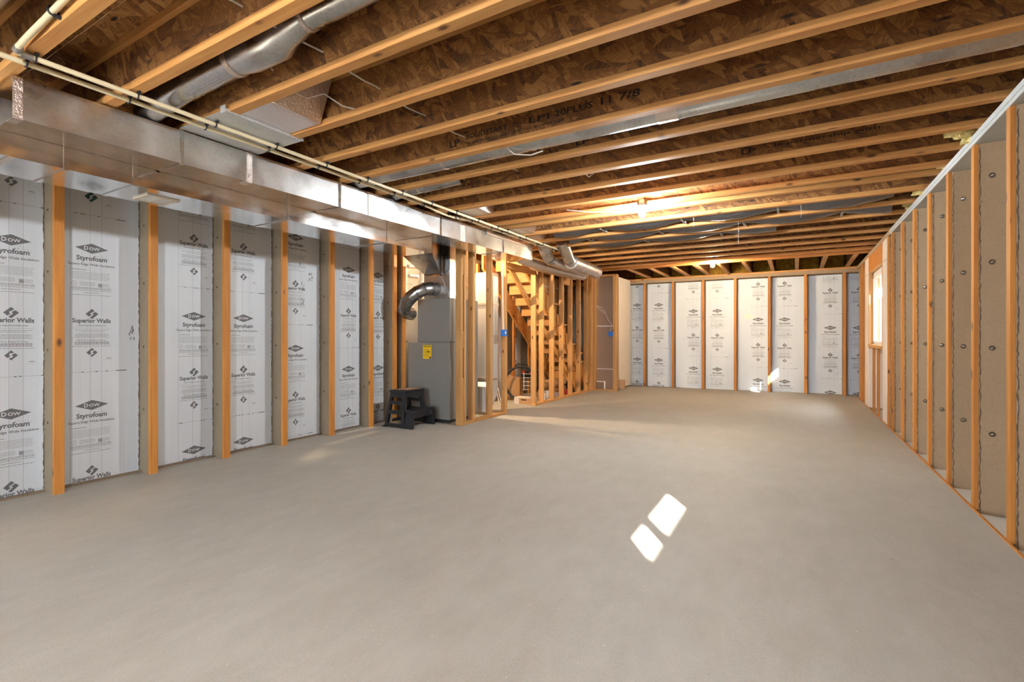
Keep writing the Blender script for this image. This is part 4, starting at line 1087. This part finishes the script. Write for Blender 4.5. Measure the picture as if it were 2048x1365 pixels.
ob('bag_fold', MB().hull8([(-.16, -.05, 0), (-.095, -.05, 0), (-.095, .06, 0), (-.16, .06, 0)], [(-.17, -.03, .44), (-.105, -.03, .44), (-.105, .04, .44), (-.17, .04, .44)]), M['kraft'], kb)
ob('bag_handle', MB().tube([(-.15, 0, .43), (-.14, 0, .50), (-.11, 0, .51), (-.10, 0, .43)], .006, 6), M['kraft'], kb)
wx = thing('carton', 'flat white and tan carton with a black slot beside the partition', 'carton', (-4.03, 7.30, .005))
ob('carton_body', MB().box((-.12, -.08, 0), (.22, .14, .11), 0, .003), M['boxwhite'], wx)
ob('carton_front', MB().box((-.02, -.0825, .003), (.21, -.0805, .107)), M['card'], wx)
ob('slot', MB().box((.02, -.0835, .065), (.12, -.082, .085)), M['black'], wx)
ct = thing('cardboard_tube', 'fat beige cardboard tube lying behind the stair studs', 'tube', (-4.05, 8.6, .25))
ob('tube_body', MB().tube([(0, -.62, 0), (0, .42, 0)], .085, 20), M['card'], ct, smooth=True)
for y in (-.3, 0, .2): ob('tube_band', MB().tube([(0, y, 0), (0, y + .012, 0)], .087, 20), M['kraft'], ct, smooth=True)
ob('tube_cradle', MB().box((-.08, -.6, -.24), (.08, .40, -.085)), M['kraft'], ct)
for i, (x, y, h, m, lb) in enumerate(((-3.86, 7.72, .15, 'white', 'white paint can behind the first stair studs'), (-3.87, 7.92, .17, 'boxwhite', 'pale paint can next to the white one'), (-3.86, 8.36, .10, 'white', 'low white tin behind the middle stair studs'), (-3.87, 8.72, .12, 'red', 'dark red tin behind the farthest stair studs'))):
    cn = thing('paint_can', lb, 'can', (x, y, fz(x)), group='cans behind the stair studs')
    ob('can_body', MB().lathe([(.055, 0), (.057, .004), (.057, h - .004), (.055, h)], 18), M[m], cn, smooth=True)
    ob('can_lid', MB().lathe([(.05, h), (.051, h + .006), (.044, h + .004)], 18), M['galv'], cn, smooth=True)
bb = tag(ob('black_case', MB().box((-.11, -.08, 0), (.11, .08, .24), 0, .012), M['black'], None, (-3.99, 9.13, .01)), 'small black case on the floor below the last stair treads', 'case')
lp = tag(ob('leaning_panel', MB().hull8([(-4.60, 6.86, .004), (-4.60, 7.36, .004), (-4.575, 7.36, .004), (-4.575, 6.86, .004)], [(-4.64, 6.86, 1.01), (-4.64, 7.36, 1.01), (-4.615, 7.36, 1.01), (-4.615, 6.86, 1.01)]), M['board']), 'dark mottled panel leaning on the wall under the stairs', 'panel')
for k, (dy, lb) in enumerate(((0, 'white metal strip leaning before the dark panel, first'), (.07, 'white metal strip leaning before the dark panel, second'))):
    tag(ob('metal_strip', MB().tube([(-4.40, 7.14 + dy, .008), (-4.55, 6.98 + dy, .92)], .009, 6), M['white']), lb, 'strip', 'white strips under the stairs')
bd = tag(ob('lower_step_board', MB().box((-3.21, 10.02, .05), (-3.10, 10.10, .24), 0, .006), M['card']), 'tan wooden block at the foot of the pale drywall', 'block')

bpy.data.objects.remove(_fo, do_unlink=True)
